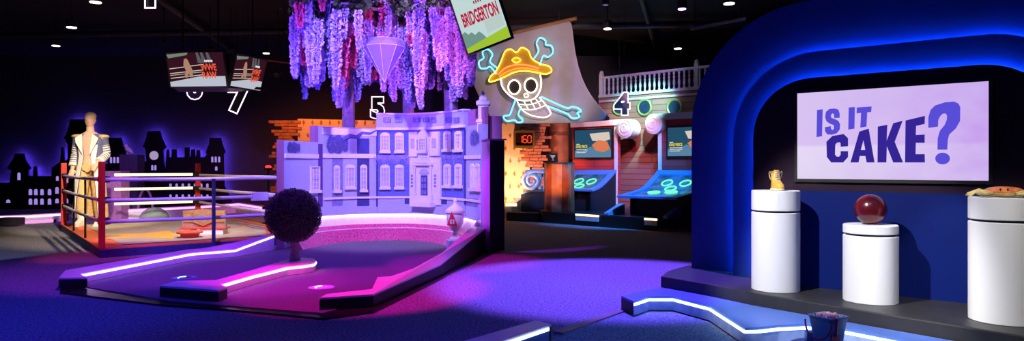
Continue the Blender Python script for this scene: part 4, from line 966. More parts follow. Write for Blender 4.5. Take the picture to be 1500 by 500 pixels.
# trousers and boots
for s in (-1, 1):
    mb = MB(); mb.tube([(s*.09, 0, .93), (s*.11, -.01, .70), (s*.12, -.02, .50), (s*.13, .0, .28), (s*.135, .015, .20)], [.108, .096, .082, .078, .07], 16); wear('trouser_leg', mb, M_gpant)
    mb = MB(); mb.tube([(s*.132, .01, .30), (s*.135, .02, .12), (s*.135, .02, .02)], [.079, .062, .055], 14); mb.loft([[Vector((s*.135 + s*.03*max(0, -y)*2 + x*.05*w_, y, z)) for x, w_ in ((-1, 1), (1, 1))] + [Vector((s*.135 + s*.03*max(0, -y)*2 + x*.04, y, z + h_)) for x in (1, -1)] for y, z, w_, h_ in ((.075, 0, 1, .09), (-.02, 0, 1, .10), (-.12, 0, 1.05, .065), (-.185, 0, .8, .035))]); wear('boot', mb, M_boots)
mb = MB(); mb.loft([ell(.90, .178, .122), ell(.97, .180, .122)]); wear('belt', mb, M_wtrim)
mb = MB(); mb.extr([Vector((x, -.135, z)) for x, z in ((-.07, .90), (0, .86), (.07, .90), (.075, .97), (0, 1.0), (-.075, .97))], (0, .02, 0)); wear('belt_plate', mb, M_gtrim)
# long open coat
def coat_ring(z, rx, ry, gap, n=30, o=0, cy=.005):
    a0_, a1_ = -PI/2 + gap, 1.5*PI - gap
    return [Vector(((rx + o)*math.cos(lerp(a0_, a1_, k/n)), cy + (ry + o)*math.sin(lerp(a0_, a1_, k/n)) , z)) for k in range(n + 1)]
CR = [(1.47, .135, .10, .55), (1.42, .19, .13, .50), (1.30, .205, .145, .38), (1.12, .19, .135, .28), (.98, .20, .15, .36), (.75, .215, .18, .55), (.45, .235, .21, .66), (.14, .25, .23, .72)]
mb = MB(); outer = [coat_ring(*c) for c in CR]; inner = [coat_ring(*c, o=-.015) for c in CR]
vo = [mb.verts(r) for r in outer]; vi = [mb.verts(r) for r in inner]
for g, rev in ((vo, 0), (vi, 1)):
    for a, b in zip(g, g[1:]):
        for i in range(len(a) - 1): mb.face([a[i], a[i+1], b[i+1], b[i]])
for i in range(len(vo[0]) - 1):
    for j in (0, -1): mb.face([vo[j][i], vo[j][i+1], vi[j][i+1], vi[j][i]])
for a, b, c, d in zip(vo, vo[1:], vi, vi[1:]):
    for j in (0, -1): mb.face([a[j], b[j], d[j], c[j]])
coat = wear('coat', mb, M_coat)
mb = MB(); li = [coat_ring(*c, o=-.019) for c in CR[3:]]; mb.loft(li, closed=False); wear('gold_lining', mb, M_gtrim, parent=coat)
for e in (0, -1):
    mb = MB(); rr = []
    for r in outer[4:]:
        k0, k1 = (2, 6) if e == 0 else (-3, -7); q_ = [r[j] for j in ((2, 3, 4, 5, 6) if e == 0 else (-3, -4, -5, -6, -7))]
        rr.append([p + Vector((p.x, p.y, 0)).normalized()*.004 for p in q_])
    mb.loft(rr, closed=False); wear('gold_panel', mb, M_gpant, parent=coat)
for e in (0, -1):
    mb = MB(); rr = []
    for r in outer:
        k0, k1 = (0, 2) if e == 0 else (-1, -3); a, b = r[k0], r[k1]; n = Vector((a.x, a.y, 0)).normalized()
        rr.append([a + n*.003, b + n*.006, b + n*.014, a + n*.012])
    mb.loft(rr[2:]); wear('front_trim', mb, M_wtrim, parent=coat)
    s = 1 if outer[0][e].x > 0 else -1
    mb = MB(); mb.extr([Vector((s*.075, -.125, 1.47)), Vector((s*.165, -.135, 1.40)), Vector((s*.15, -.165, 1.33)), Vector((s*.05, -.165, 1.14)), Vector((s*.055, -.16, 1.25))], (0, -.014, 0)); wear('lapel', mb, M_wtrim, parent=coat)
    mb = MB(); mb.ball((s*.185, .005, 1.435), .078, (1.15, 1.0, .42), 16, 10); wear('epaulette', mb, M_gtrim, parent=coat)
    sh, el, wr = Vector((s*.18, .005, 1.41)), Vector((s*.227, .04, 1.15)), (Vector((s*.172, -.135, 1.03)) if s > 0 else Vector((s*.233, -.05, .96)))
    mb = MB(); mb.tube([sh, lerp(sh, el, .5), el, lerp(el, wr, .6), wr], [.074, .066, .058, .056, .058], 16); sl = wear('sleeve', mb, M_coat, parent=per)
    for k in range(6):
        t = .15 + k*.14; p = lerp(sh, el, t) ; d = (el - sh).normalized(); mb = MB(); mb.tube([p - d*.010, p + d*.010], .072 - .012*t, 16); wear('sleeve_band', mb, M_wtrim, parent=sl)
    for k in range(4):
        p = lerp(el, wr, .12 + .18*k); d = (wr - el).normalized(); mb = MB(); mb.tube([p - d*.009, p + d*.009], .061, 16); wear('sleeve_band', mb, M_wtrim, parent=sl)
    mb = MB(); d = (wr - el).normalized(); mb.tube([wr - d*.05, wr + d*.004], .062, 16); wear('cuff', mb, M_wtrim, parent=sl)
# things behind the ring
def placed_box(nm, label, cat, px0, px1, y0, y1, Y, m, dep=.4, bev=.01):
    a = dp(px0, y1, Y); b = dp(px1, y0, Y); mb = MB(); mb.box(((a.x + b.x)/2, Y + dep/2, (max(0, a.z) + b.z)/2), (b.x - a.x, dep, b.z - max(0, a.z)))
    return tag(link(nm, mb.mesh(bevel=bev), m, loc=Vector(((a.x + b.x)/2, Y + dep/2, max(0, a.z)))), label, cat)
M_purpaint = mat('purple_paint', (.42, .18, .50), .6)
placed_box('pillar', 'purple box pillar behind the boxing ring, left of the lit ropes', 'pillar', 153, 177, 251, 345, 17.2, M_purpaint)
placed_box('plinth', 'dark plinth carrying the little white raven', 'plinth', 175, 201, 226.5, 340, 19.4, mat('dark_plinth', (.10, .08, .16), .6))
q = dp(187, 226.5, 19.5); rav = thing('raven_statue', 'small white lit raven statue on the dark plinth', 'statue', q)
mb = MB(); mb.tube([q + Vector((.16, 0, .03)), q + Vector((.08, 0, .09)), q + Vector((0, 0, .15)), q + Vector((-.04, 0, .21))], [.012, .06, .075, .045], 12); mb.ball(q + Vector((-.045, 0, .245)), .048, (1, .85, .95), 14, 10); mb.tube([q + Vector((-.08, 0, .245)), q + Vector((-.135, 0, .23))], [.02, .003], 8); P_('body', mb, M_white, rav, 60)
for s in (-1, 1):
    mb = MB(); mb.tube([q + Vector((.0, s*.03, .10)), q + Vector((-.005, s*.03, .0))], .009, 6); P_('leg', mb, M_white, rav, 60)
hq = dp(213, 300, 18.6); mb = MB(); mb.tube([Vector((hq.x + .20*math.cos(a), 18.6, .15 + .62*math.sin(a))) for a in [PI*k/16 for k in range(17)]], .035, 8)
tag(link('hoop', mb.mesh(60), M_purpaint, loc=Vector((hq.x, 18.6, .15))), 'low purple arched hoop standing behind the lit ropes', 'hoop')
mq = dp(226, 300, 17.9); mb = MB(); mb.lathe([(.36, 0), (.34, .12), (.26, .24), (.14, .31), (0, .33)], Vector((mq.x, 17.9, 0)), 24)
tag(link('mound', mb.mesh(60), mat('pale_green', (.28, .40, .28), .7), loc=Vector((mq.x, 17.9, 0))), 'pale green dome mound behind the lit ropes', 'mound')
bq2 = dp(393, 330, 16.8); bst = thing('beacon_stand', 'slim black stand with a red beacon left of the manor', 'stand', Vector((bq2.x, bq2.y, 0)))
tz = H - (249 - HY)*.0168
mb = MB(); mb.lathe([(.16, 0), (.16, .02), (.03, .04), (.03, tz)], Vector((bq2.x, 16.8, 0)), 18); P_('pole', mb, M_blackm, bst, 40)
mb = MB(); mb.lathe([(.10, tz), (.11, tz + .03), (.10, tz + .05)], Vector((bq2.x, 16.8, 0)), 18); P_('top_disc', mb, M_blackm, bst, 40)
mb = MB(); mb.lathe([(.07, tz + .05), (.07, tz + .09), (.04, tz + .11)], Vector((bq2.x, 16.8, 0)), 14); P_('beacon', mb, emis('beacon_red', (1, .03, .03), 2.5), bst, 40)
# far golf rails with lights
def far_rail(label, pts, z, m, depth=.22):
    P = [gp(x, y, z) for x, y in pts]; t = thing('golf_rail', label, 'golf rail', Vector((P[0].x, P[0].y, 0)), 0, 'far golf rails')
    outl = P + [p + Vector((0, depth, 0)) for p in P[::-1]]
    golf_rail(t, outl, P, M_railtop, m, M_railface, inward=1, ledh=.05)
M_ledmag = emis('magenta_led', (.85, .18, 1), 4); M_ledpv = emis('far_violet_led', (.65, .25, 1), 4); M_ledpk = emis('far_pink_led', (1, .12, .45), 3)
far_rail('far violet lit rail at the left edge behind the ring', [(-14, 316), (40, 315), (92, 312)], .22, M_ledpv)
far_rail('far pink lit low rail in front of the violet one at the left edge', [(14, 324), (78, 320.5)], .10, M_ledpk, .12)
far_rail('far magenta lit rail bending behind the belt display', [(182, 307), (300, 301), (350, 297.5), (384, 302.5)], .30, M_ledmag)
placed_box('dark_box', 'low dark box at the left edge before the pink lit rail', 'box', -8, 19, 320, 331, 15.8, mat('dark_box_paint', (.03, .025, .04), .6))
placed_box('purple_block', 'small magenta block beside the far magenta lit rail', 'block', 345, 364, 306, 312, 17.4, M_purpaint, .2)

# ------------------------------------------------------------------ gothic skyline on the back wall, backlit
SKY_Y = 22.30
M_sil = mat('silhouette_black', (.012, .008, .018), .8); M_ledsky = emis('skyline_led', (.10, .05, 1), 46); M_swin = emis('skyline_glow_pane', (.38, .26, .85), .9); M_clock = emis('skyline_clock', (.42, .32, .58), .9)
def silhouette(label, pts, wins=(), clocks=()):
    pts = [dp(x, y, SKY_Y) for x, y in pts]; base = [Vector((pts[0].x, SKY_Y, 0))]; 
    poly = [Vector((pts[0].x, SKY_Y, .0))] + pts + [Vector((pts[-1].x, SKY_Y, .0))]
    t = thing('skyline_cutout', label, 'cutout', Vector(((pts[0].x + pts[-1].x)/2, SKY_Y, 0)), 0, 'gothic skyline cutouts')
    mb = MB(); mb.extr(poly, Vector((0, .06, 0))); P_('board', mb, M_sil, t)
    mb = MB(); cen = sum(pts, Vector())/len(pts)
    path = [p + Vector((0, .085, 0)) for p in pts]
    ins = []
    for i, p in enumerate(path):
        a = path[max(i-1, 0)]; b = path[min(i+1, len(path)-1)]; d = b - a; nrm3 = Vector((d.z, 0, -d.x)); 
        if nrm3.length > 1e-6: nrm3.normalize()
        ins.append(p + nrm3*.045)
    mb.tube(ins, .014, 5); P_('back_light', mb, M_ledsky, t)
    for x0, x1, y0, y1 in wins:
        mb = MB(); a, b = dp(x0, y1, SKY_Y - .004), dp(x1, y0, SKY_Y - .004); w_ = (b.x - a.x)/2; q = [a, Vector((b.x, a.y, a.z)), Vector((b.x, a.y, b.z - w_))] + [Vector(((a.x + b.x)/2 + w_*math.cos(PI*k/6), a.y, b.z - w_ + w_*math.sin(PI*k/6))) for k in range(1, 6)] + [Vector((a.x, a.y, b.z - w_))]
        mb.extr(q, Vector((0, .004, 0))); P_('wall_glow_pane', mb, M_swin, t)  # openings onto the lit wall; their glow is given to emissive panes
    for x, y, r in clocks:
        mb = MB(); c = dp(x, y, SKY_Y - .006); mb.extr([c + Vector((r*.0221*math.cos(k*PI/12), 0, r*.0221*math.sin(k*PI/12))) for k in range(24)], Vector((0, .006, 0))); P_('clock_face', mb, M_clock, t)
rowsA = [(x, x + 5, y, y + 9) for y in (277, 291) for x in (42, 50, 59, 70)] 
silhouette('leftmost gothic cutout with a flared tower roof and rows of emissive window panes', [(-20, 268), (14, 267.6), (16, 250), (10, 247), (14, 240), (20, 231), (22, 225), (34, 225), (37, 236), (45, 247), (41, 250), (41, 258), (48, 258), (49, 244), (53, 244), (54, 258), (74.5, 258)], rowsA + [(25.5, 30, 253, 264), (9, 15, 292.5, 297.5)])
silhouette('tall gothic tower cutout behind the person in the coat', [(75.4, 258), (75.4, 246), (88, 237), (89.5, 216), (93, 216), (94, 236), (99, 234), (99, 212), (93, 201), (96, 199), (101, 184), (102, 175), (127, 175), (128, 183), (135, 199), (139, 201), (132, 212), (132, 235), (146, 240), (157, 240)], [(82, 86, 258, 265), (81, 86, 274, 284), (96, 100, 258, 268), (81, 86, 291, 298), (95, 100, 291, 298)])
silhouette('short gothic gable cutout above the little raven', [(157.5, 240), (157.5, 206), (160, 202), (177, 202), (180, 213), (184, 222), (184, 228), (200, 230), (212, 236)], [(161 + 5*k, 164 + 5*k, 230, 239) for k in range(4)])
silhouette('gothic clock tower cutout with a pale round clock face', [(212.5, 250), (212.5, 238), (214, 236), (212.5, 218), (209, 215), (214, 202), (216, 192), (234, 192), (236, 201), (243, 216), (238.5, 220), (239.5, 236), (242, 250)], [(221.5, 224.5, 242, 249.5), (226, 229, 242, 249.5)], [(225.5, 228, 6.6)])
silhouette('right gothic hall cutout with chimneys and a corner tower', [(242.5, 250), (236.5 + 6, 240), (243.5, 230.5), (244, 219), (247, 219), (247.5, 230.5), (251, 230.5), (251.5, 219), (258, 219), (258.5, 230.5), (270, 230.5), (270.5, 216), (277, 216), (277.5, 230.5), (279, 230.5), (280, 219), (285, 219), (286, 230.5), (287, 230.5), (288, 220), (292, 220), (293, 230.5), (300, 230), (303, 226), (301, 223), (306, 211), (307, 202), (323, 202), (325, 211), (330, 223), (327, 226), (328, 272), (334, 284), (338, 290)], [(309.5, 312.5, 229.5, 238), (314.5, 317.5, 229.5, 238), (319.5, 322.5, 229.5, 238), (315, 318.5, 244, 250)] + [(248 + 9*k, 251.5 + 9*k, 269, 275) for k in range(8)] + [(248 + 9*k, 251.5 + 9*k, 285, 290) for k in range(8)])
# ------------------------------------------------------------------ wallpapered brick wall behind
WY = 18.5
M_paper = bpy.data.materials.new('damask_wallpaper'); M_paper.use_nodes = True; nt = M_paper.node_tree; b = nt.nodes['Principled BSDF']; b.inputs['Roughness'].default_value = .8
tc = nt.nodes.new('ShaderNodeTexCoord'); mp = nt.nodes.new('ShaderNodeMapping'); nt.links.new(tc.outputs['Object'], mp.inputs['Vector']); mp.inputs['Scale'].default_value = (4.2, 0, 2.9); mp.inputs['Rotation'].default_value = (0, 0, 0)
sp = nt.nodes.new('ShaderNodeSeparateXYZ'); nt.links.new(mp.outputs[0], sp.inputs[0])
def mth(op, a, bb=None, v=None):
    n = nt.nodes.new('ShaderNodeMath'); n.operation = op; nt.links.new(a, n.inputs[0])
    if bb is not None: nt.links.new(bb, n.inputs[1])
    if v is not None: n.inputs[1].default_value = v
    return n.outputs[0]
row = mth('FLOOR', sp.outputs['Z']); xo = mth('ADD', sp.outputs['X'], mth('MULTIPLY', row, v=.5)); fx = mth('ABSOLUTE', mth('SUBTRACT', mth('FRACT', xo), v=.5)); fzz = mth('ABSOLUTE', mth('SUBTRACT', mth('FRACT', sp.outputs['Z']), v=.5))
nz = nt.nodes.new('ShaderNodeTexNoise'); nz.inputs['Scale'].default_value = 26; nt.links.new(tc.outputs['Object'], nz.inputs['Vector'])
dsum = mth('ADD', mth('ADD', mth('MULTIPLY', fx, v=1.5), fzz), mth('MULTIPLY', mth('SUBTRACT', nz.outputs['Fac'], v=.5), v=.45)); msk = mth('LESS_THAN', dsum, v=.24)
mx = nt.nodes.new('ShaderNodeMix'); mx.data_type = 'RGBA'; nt.links.new(msk, mx.inputs[0]); mx.inputs[6].default_value = (.85, .72, .52, 1); mx.inputs[7].default_value = (.40, .20, .10, 1); nt.links.new(mx.outputs[2], b.inputs['Base Color'])
pw = thing('wallpaper_panel', 'orange lit damask wallpaper wall with ragged brick ends behind the manor', 'wall panel', dp(600, HY, WY + .1) - Z*H)
tl, tr = dp(433, 173, WY), dp(776, 173, WY)
mb = MB(); mb.extr([Vector((dp(x, y, WY).x, WY, max(0, dp(x, y, WY).z))) for x, y in ((436, 330), (436, 174), (470, 175), (560, 177), (776, 178), (776, 330))], Vector((0, .12, 0))); P_('wallpaper', mb, M_paper, pw)
M_brick1 = mat('old_brick', (.50, .22, .14), .85, var=.3, scale=6, bump=.3)
rb = random.Random(5)
for side in (0, 1):
    mb = MB(); z = .02; r = 0
    while z < 2.62:
        L = .24; ext = .28 + .26*abs(math.sin(r*.9 + side)) + rb.uniform(-.06, .10); x = 0.0 if r % 2 else -.12
        inner_ = .06 + .22*abs(math.sin(r*.35 + 1))
        x = -inner_
        x += (r % 2)*.12
        while x < ext:
            l = min(L, ext - x) 
            if l > .05:
                cxx = (tr.x + x + l/2) if side else (tl.x - x - l/2)
                if not side: cxx -= .1
                mb.box((cxx, WY + .045, z + .04), (l - .012, .15, .072))
            x += L
        z += .085; r += 1
    P_('brick_edge', mb, M_brick1, pw)
# red digit timer on that wall
tq = dp(768, 204, WY - .16); tim = thing('timer', 'olive framed timer with red digits on the wallpaper wall', 'timer', tq)
w2, h2 = .29, .235
mb = MB()
M_olive = mat('olive_frame', (.15, .125, .015), .5); 
def rrect(w_, h_, r, y): 
    o = []
    for sx, sz, a0_ in ((1, 1, 0), (-1, 1, PI/2), (-1, -1, PI), (1, -1, 1.5*PI)):
        for k in range(5): a = a0_ + PI/2*k/4; o.append(tq + Vector((sx*(w_-r) + r*math.cos(a), y, sz*(h_-r) + r*math.sin(a))))
    return o
mb.loft([rrect(w2, h2, .06, .15), rrect(w2, h2, .06, 0), rrect(w2 - .06, h2 - .06, .03, 0), rrect(w2 - .06, h2 - .06, .03, .05)]); P_('frame', mb, M_olive, tim)
mb = MB(); mb.extr(rrect(w2 - .058, h2 - .058, .03, .04), Vector((0, .02, 0))); P_('dial', mb, mat('timer_dark', (.02, .004, .004), .4), tim)
def seg7(dg_, c, hh, m, par):
    S = {'1': 'bc', '6': 'afgedc', '0': 'abcdef'}[dg_]; ww = hh*.5; th = hh*.11
    pos = {'a': (0, hh/2, 1), 'g': (0, 0, 1), 'd': (0, -hh/2, 1), 'f': (-ww/2, hh/4, 0), 'b': (ww/2, hh/4, 0), 'e': (-ww/2, -hh/4, 0), 'c': (ww/2, -hh/4, 0)}
    mb = MB()
    for s_ in S:
        x, z, hz_ = pos[s_]; l = (ww if hz_ else hh/2) * .92
        pts = [(-l/2, 0), (-l/2 + th/2, th/2), (l/2 - th/2, th/2), (l/2, 0), (l/2 - th/2, -th/2), (-l/2 + th/2, -th/2)]
        if not hz_: pts = [(b_, a_) for a_, b_ in pts]
        mb.extr([c + Vector((x + p[0], 0, z + p[1])) for p in pts], Vector((0, .008, 0)))
    P_('digit', mb, m, par)
E_red = emis('digit_red', (1, .07, .02), 1.4)
for k, d_ in enumerate('160'): seg7(d_, tq + Vector((-.11 + .125*k, .03, 0)), .19, E_red, tim)

# ------------------------------------------------------------------ pirate ship hole (centre right)
SO_ = Vector((.84, 16.9, 0)); e1 = Vector((.722, -.692, 0)); e2 = Vector((.692, .722, 0))
def sp_(a, e, z=0): return SO_ + e1*a + e2*e + Z*z
def son(px, py, e): return onplane(px, py, sp_(0, e), e2)
def aof(px, e): return (son(px, HY, e) - SO_).dot(e1)
M_plank = brickmat('hull_planks', (.36, .15, .12), (.31, .12, .10), (.10, .03, .03), 1, bw=2.4, rh=.15, ms=.008)
M_redw = brickmat('red_planks', (.50, .05, .05), (.44, .04, .045), (.16, .01, .012), 1, bw=3, rh=.20, ms=.006)
M_shipw = mat('ship_white', (.70, .72, .82), .5, var=.05); M_bluem = mat('machine_blue_laminate', (.07, .26, .75), .35, var=.06); M_darkm = mat('machine_dark', (.018, .024, .035), .4)
M_wood = brickmat('podium_planks', (.44, .17, .07), (.36, .12, .05), (.08, .02, .01), 1, bw=.13, rh=4, ms=.012)
def localplank(o):  # give plank objects an unrotated frame: their mesh is stored along the ship direction
    return o
ship = thing('ship_hull', 'plank pirate ship hull with portholes and a white balustrade', 'ship', sp_(2.6, 2.7), math.atan2(e1.y, e1.x))
a0s, a1s = aof(878, 2.6), aof(1034, 2.6)
ztr = son(878, 113, 2.6).z; zdk = son(878, 142, 2.6).z
mb = MB(); mb.obox(sp_(a0s, 2.6), e1*(a1s - a0s + 1.5), Z*(zdk), e2*.15); P_('hull', mb, M_plank, ship)
mb = MB(); mb.obox(sp_(a0s, 2.55, zdk - .03), e1*(a1s - a0s + 1.5), Z*.07, e2*.25); P_('deck_rail', mb, M_shipw, ship)
mb = MB(); mb.obox(sp_(a0s, 2.57, zdk - .16), e1*(a1s - a0s + 1.5), Z*.05, e2*.03); P_('moulding', mb, M_shipw, ship)
mb = MB(); mb.obox(sp_(a0s, 2.60, ztr - .06), e1*(a1s - a0s + 1.5), Z*.06, e2*.12); P_('hand_rail', mb, M_shipw, ship)
nb = 23
for k in range(nb):
    a = a0s + .14 + k*(a1s - a0s + .1)/nb; mb = MB(); hB = ztr - .06 - zdk - .04
    mb.lathe([(r, zz*hB) for r, zz in ((.032, 0), (.032, .08), (.018, .14), (.036, .36), (.020, .62), (.034, .70), (.018, .78), (.032, .9), (.032, 1))], sp_(a, 2.66, zdk + .04), 8); P_('baluster', mb, M_shipw, ship, 50)
for a in (a0s + .03, aof(1019, 2.6)):
    mb = MB(); mb.box(sp_(a, 2.66, (ztr + .08 + zdk - .6)/2), (.10, .10, ztr + .08 - zdk + .6), rz=-.764); mb.ball(sp_(a, 2.66, ztr + .12), .06, u=10, v=8); P_('newel_post', mb, M_shipw, ship, 40)
for px in (907, 944, 988):
    c = son(px, 157.5, 2.58); mb = MB(); mb.tube([c + (e1*math.cos(t) + Z*math.sin(t))*.20 for t in [2*PI*k/24 for k in range(24)]], .03, 8, True); f = P_('porthole', mb, mat('porthole_brass', (.45, .48, .14), .35, .5), ship, 60)
    mb = MB(); mb.extr([c - e2*.004 + (e1*math.cos(t) + Z*math.sin(t))*.19 for t in [2*PI*k/24 for k in range(24)]], e2*.015); P_('porthole_glass', mb, mat('porthole_dark', (.02, .035, .08), .15), f)
# red screen panels with posts, beam and scroll
E_sea = emis('screen_sea', (.018, .075, .14), 1); E_foam = emis('screen_foam', (.10, .22, .36), 1); E_ship = emis('screen_ship', (.72, .20, .09), 1); E_shipw = emis('screen_shipwhite', (.68, .58, .50), 1); E_yel = emis('screen_yellow', (.85, .72, .02), 1)
def panel(label, slabel, aL, aR, pL, s0, s1, scroll_at, scroll_dir):
    zt = son(905, 184, 1.9).z if aR < 1 else son(967, 176, 1.9).z; zb_ = .0
    t = thing('screen_panel', label, 'panel', sp_((aL + aR)/2, 1.95), math.atan2(e1.y, e1.x), 'ship screen panels')
    mb = MB(); mb.obox(sp_(aL, 1.9), e1*(aR - aL), Z*zt, e2*.12); P_('plank_board', mb, M_redw, t)
    for a in ((aR - .09,) if aR < 1 else (aL, aR - .09)):
        mb = MB(); mb.obox(sp_(a, 1.86), e1*.09, Z*(zt + .02), e2*.04); P_('white_post', mb, M_shipw, t, None, .006)
    mb = MB(); x0, x1 = min(aL, scroll_at), max(aR, scroll_at); mb.obox(sp_(x0, 1.80, zt), e1*(x1 - x0), Z*.15, e2*.24); P_('beam', mb, M_shipw, t, None, .01)
    mb = MB(); cz = zt - .10; pts = []
    for k in range(40):
        th = 4.2*PI*k/39; r = .245*(1 - .78*k/39); ang = PI/2 - scroll_dir*(-1)*th if False else PI/2 - scroll_dir*th
        pts.append((r*math.cos(ang), r*math.sin(ang)))
    cen = sp_(scroll_at, 1.78, cz)
    mb.tube([cen - e2*.075 + e1*x*.92 + Z*z*.92 for x, z in pts], .013, 6)
    def disc(r, d0, d1): return [[cen + (e1*math.cos(q) + Z*math.sin(q))*rr + e2*dd for q in [2*PI*j/32 for j in range(32)]] for rr, dd in ((r - .03, d0 - .02), (r, d0), (r, d1), (r - .03, d1 + .02))]
    mb.loft(disc(.25, -.05, .30)); P_('scroll', mb, M_shipw, t, 50)
    TL, TR, BL = son(s0[0], s0[1], 1.84), son(s1[0], s1[1], 1.84), son(s0[0], s0[2], 1.84)
    TR = TL + e1*((TR - TL).dot(e1)); BL = Vector((TL.x, TL.y, BL.z))
    s, at, n, ru, up = tv('mounted_screen', slabel, TL, TR, BL, 'screen', .035, 'ship screens')
    quad(s, 'display', at, RECT, E_sea, n)
    quad(s, 'sea_foam', at, [(0, 1), (1, 1), (1, .72), (.8, .62), (.6, .70), (.45, .60), (.2, .80), (0, .75)], E_foam, n, .003)
    quad(s, 'sail_picture', at, [(.42, .14), (.95, .10), (.98, .36), (.80, .44), (.50, .40)], E_shipw, n, .004)
    quad(s, 'boat_picture', at, [(.48, .56), (.66, .38), (.90, .44), (.98, .70), (.80, .82), (.60, .76)], E_ship, n, .005)
    hh = (BL - TL).length; ww = (TR - TL).length
    write(s, 'lettering', at, .20, .60, 'ONE PIECE', hh*.10, E_yel, ru, up, .006, .02, maxw=ww*.32)
    for k in range(3): quad(s, 'caption_mark', at, [(.05, .70 + k*.055), (.36 - .05*(k == 2), .70 + k*.055), (.36 - .05*(k == 2), .72 + k*.055), (.05, .72 + k*.055)], E_wht, n, .006)
    quad(s, 'caption_mark', at, [(.05, .50), (.14, .50), (.14, .53), (.05, .53)], E_wht, n, .006)
    return t
aL1, aR1 = -.68, aof(905, 1.9); aL2 = aof(965, 1.9); aR2 = aL2 + 1.55
panel('left red plank panel with white posts and scroll, under the sail', 'sea picture screen on the left red plank panel', aL1, aR1, 0, (842, 191.5, 231), (895, 189.5, 231), aof(919, 1.85), 1)
panel('right red plank panel with white posts and scroll, cut off by the navy arch', 'sea picture screen on the right red panel, partly behind the navy arch', aL2, aR2, 0, (978, 187.5, 229), (1040, 184, 229), aof(961, 1.85), -1)
# dark red round cut-outs in the hull under the scrolls
for px in (929, 951):
    c = son(px, 203, 2.57); mb = MB(); mb.extr([c + e1*.20*math.cos(t) + Z*.36*math.sin(t) for t in [2*PI*k/24 for k in range(24)]], e2*.02); P_('dark_red_patch', mb, mat('oxblood', (.18, .012, .012), .6), ship)
# roll-ball machines
PROF = [(.12, .735), (.6, .80), (1.1, .885), (1.5, 1.08), (1.88, 1.33)]
def machine(label, aL, aR, e0=.12):
    t = thing('roll_ball_machine', label, 'game machine', sp_((aL + aR)/2, 1.3, .28), 0, 'roll ball machines')
    prof = [(e, z) for e, z in PROF if e > e0]; prof = [(e0, interp(e0, PROF))] + prof
    def strip(mb, x0, x1, o0, o1, ea=e0, eb=1.85, n=14):
        mb.loft([[sp_(x, e, interp(e, PROF) + o) for x, o in ((x0, o0), (x1, o0), (x1, o1), (x0, o1))] for e in [lerp(ea, eb, k/n) for k in range(n + 1)]])
    for s, (x0, x1) in enumerate(((aL, aL + .17), (aR - .17, aR))):
        mb = MB(); strip(mb, x0, x1, -.05, 0); P_('blue_side_rail', mb, M_bluem, t)
        mb = MB(); xx = aL + .02 if s == 0 else aR - .07
        es = [max(.62, e0), 1.1, 1.5, 1.84]; mb.extr([sp_(xx, es[0], .28)] + [sp_(xx, e, interp(e, PROF) - .055) for e in es] + [sp_(xx, 1.84, .28)], e1*.05); P_('side_panel', mb, M_darkm, t)
    for ea, eb in ((e0, e0 + .14), (1.71, 1.85)):
        mb = MB(); strip(mb, aL + .171, aR - .171, -.05, 0, ea, eb, 3); P_('blue_cross_rail', mb, M_bluem, t)
    mb = MB(); strip(mb, aL + .172, aR - .172, -.06, -.03, e0 + .14, 1.71); pf = P_('play_field', mb, mat('field_teal', (.05, .16, .22), .25, var=.6, scale=5), t)
    for u, e in ((.34, .75), (.66, .85), (.50, 1.15), (.30, 1.4), (.70, 1.4)):
        if e < e0 + .2: continue
        a = lerp(aL + .17, aR - .17, u); sl = (interp(e + .05, PROF) - interp(e - .05, PROF))/.1; fw = (e2 + Z*sl).normalized(); up_ = e1.cross(fw)*-1
        if up_.z < 0: up_ = -up_
        c = sp_(a, e, interp(e, PROF) - .012); mb = MB(); mb.tube([c + e1*.13*math.cos(q) + fw*.13*math.sin(q) for q in [2*PI*k/20 for k in range(20)]], .018, 6, True)
        rg_ = P_('target_ring', mb, emis('ring_green', (.15, 1, .45), 1.5) if (u*100) % 4 else emis('ring_cyan', (.2, .8, 1), 1.6), pf, 60)
    mb = MB(); mb.obox(sp_(aL + .08, max(.72, e0 + .1), .28), e1*(aR - aL - .16), Z*.42, e2*.05); P_('front_panel', mb, M_darkm, t, None, .01)
    return t
plat = thing('ship_platform', 'low black kerb platform with amber lights under the ball machines', 'platform', sp_(1.2, 1))
mb = MB(); pp = [sp_(-.10, 0, .28), sp_(3.19, 0, .28), sp_(3.9, .55, .28), sp_(3.9, 2.5, .28), sp_(-.70, 2.5, .28), sp_(-.70, .55, .28), sp_(-.5, .3, .28)]
mb.prism([p - Z*.03 for p in pp], 0); P_('base', mb, M_black, plat)
mb = MB(); mb.prism(pp, .25); P_('deck', mb, M_darkm, plat, None, .006)
mb = MB(); mb.obox(sp_(3.2, .015, .0), e1*.5 + e2*.38, Z*.06, -e2*.02); P_('wood_base_strip', mb, mat('pale_wood', (.30, .15, .06), .6), plat)
for a0_, a1_ in ((.95, 1.62), (2.86, 3.17)):
    mb = MB(); mb.obox(sp_(a0_, -.03, .235), e1*(a1_ - a0_), Z*.035, e2*.028); P_('amber_light', mb, M_ledamber, plat)
    mb = MB(); mb.obox(sp_(a0_, -.025, .12), e1*(a1_ - a0_), Z*.11, e2*.022); P_('lit_face', mb, M_railface, plat)
machine('left roll ball machine behind the wood podium', -.55, aR1, .80)
machine('right roll ball machine with green and cyan target rings beside the navy arch', aL2, aR2, .12)
for a in (1.74, 3.28):
    mb = MB(); mb.extr([sp_(a, .03, .28), sp_(a, .03, .33), sp_(a, .58, .52), sp_(a, .70, .52), sp_(a, .70, .28)], e1*.12)
    tag(link('lane_divider', mb.mesh(bevel=.008), mat('divider_blue', (.22, .34, .52), .45), loc=sp_(a, .3, .28)), 'sloped blue grey lane divider left of the right ball machine' if a < 2 else 'sloped blue grey lane divider at the right end of the black kerb', 'lane divider', 'lane dividers')
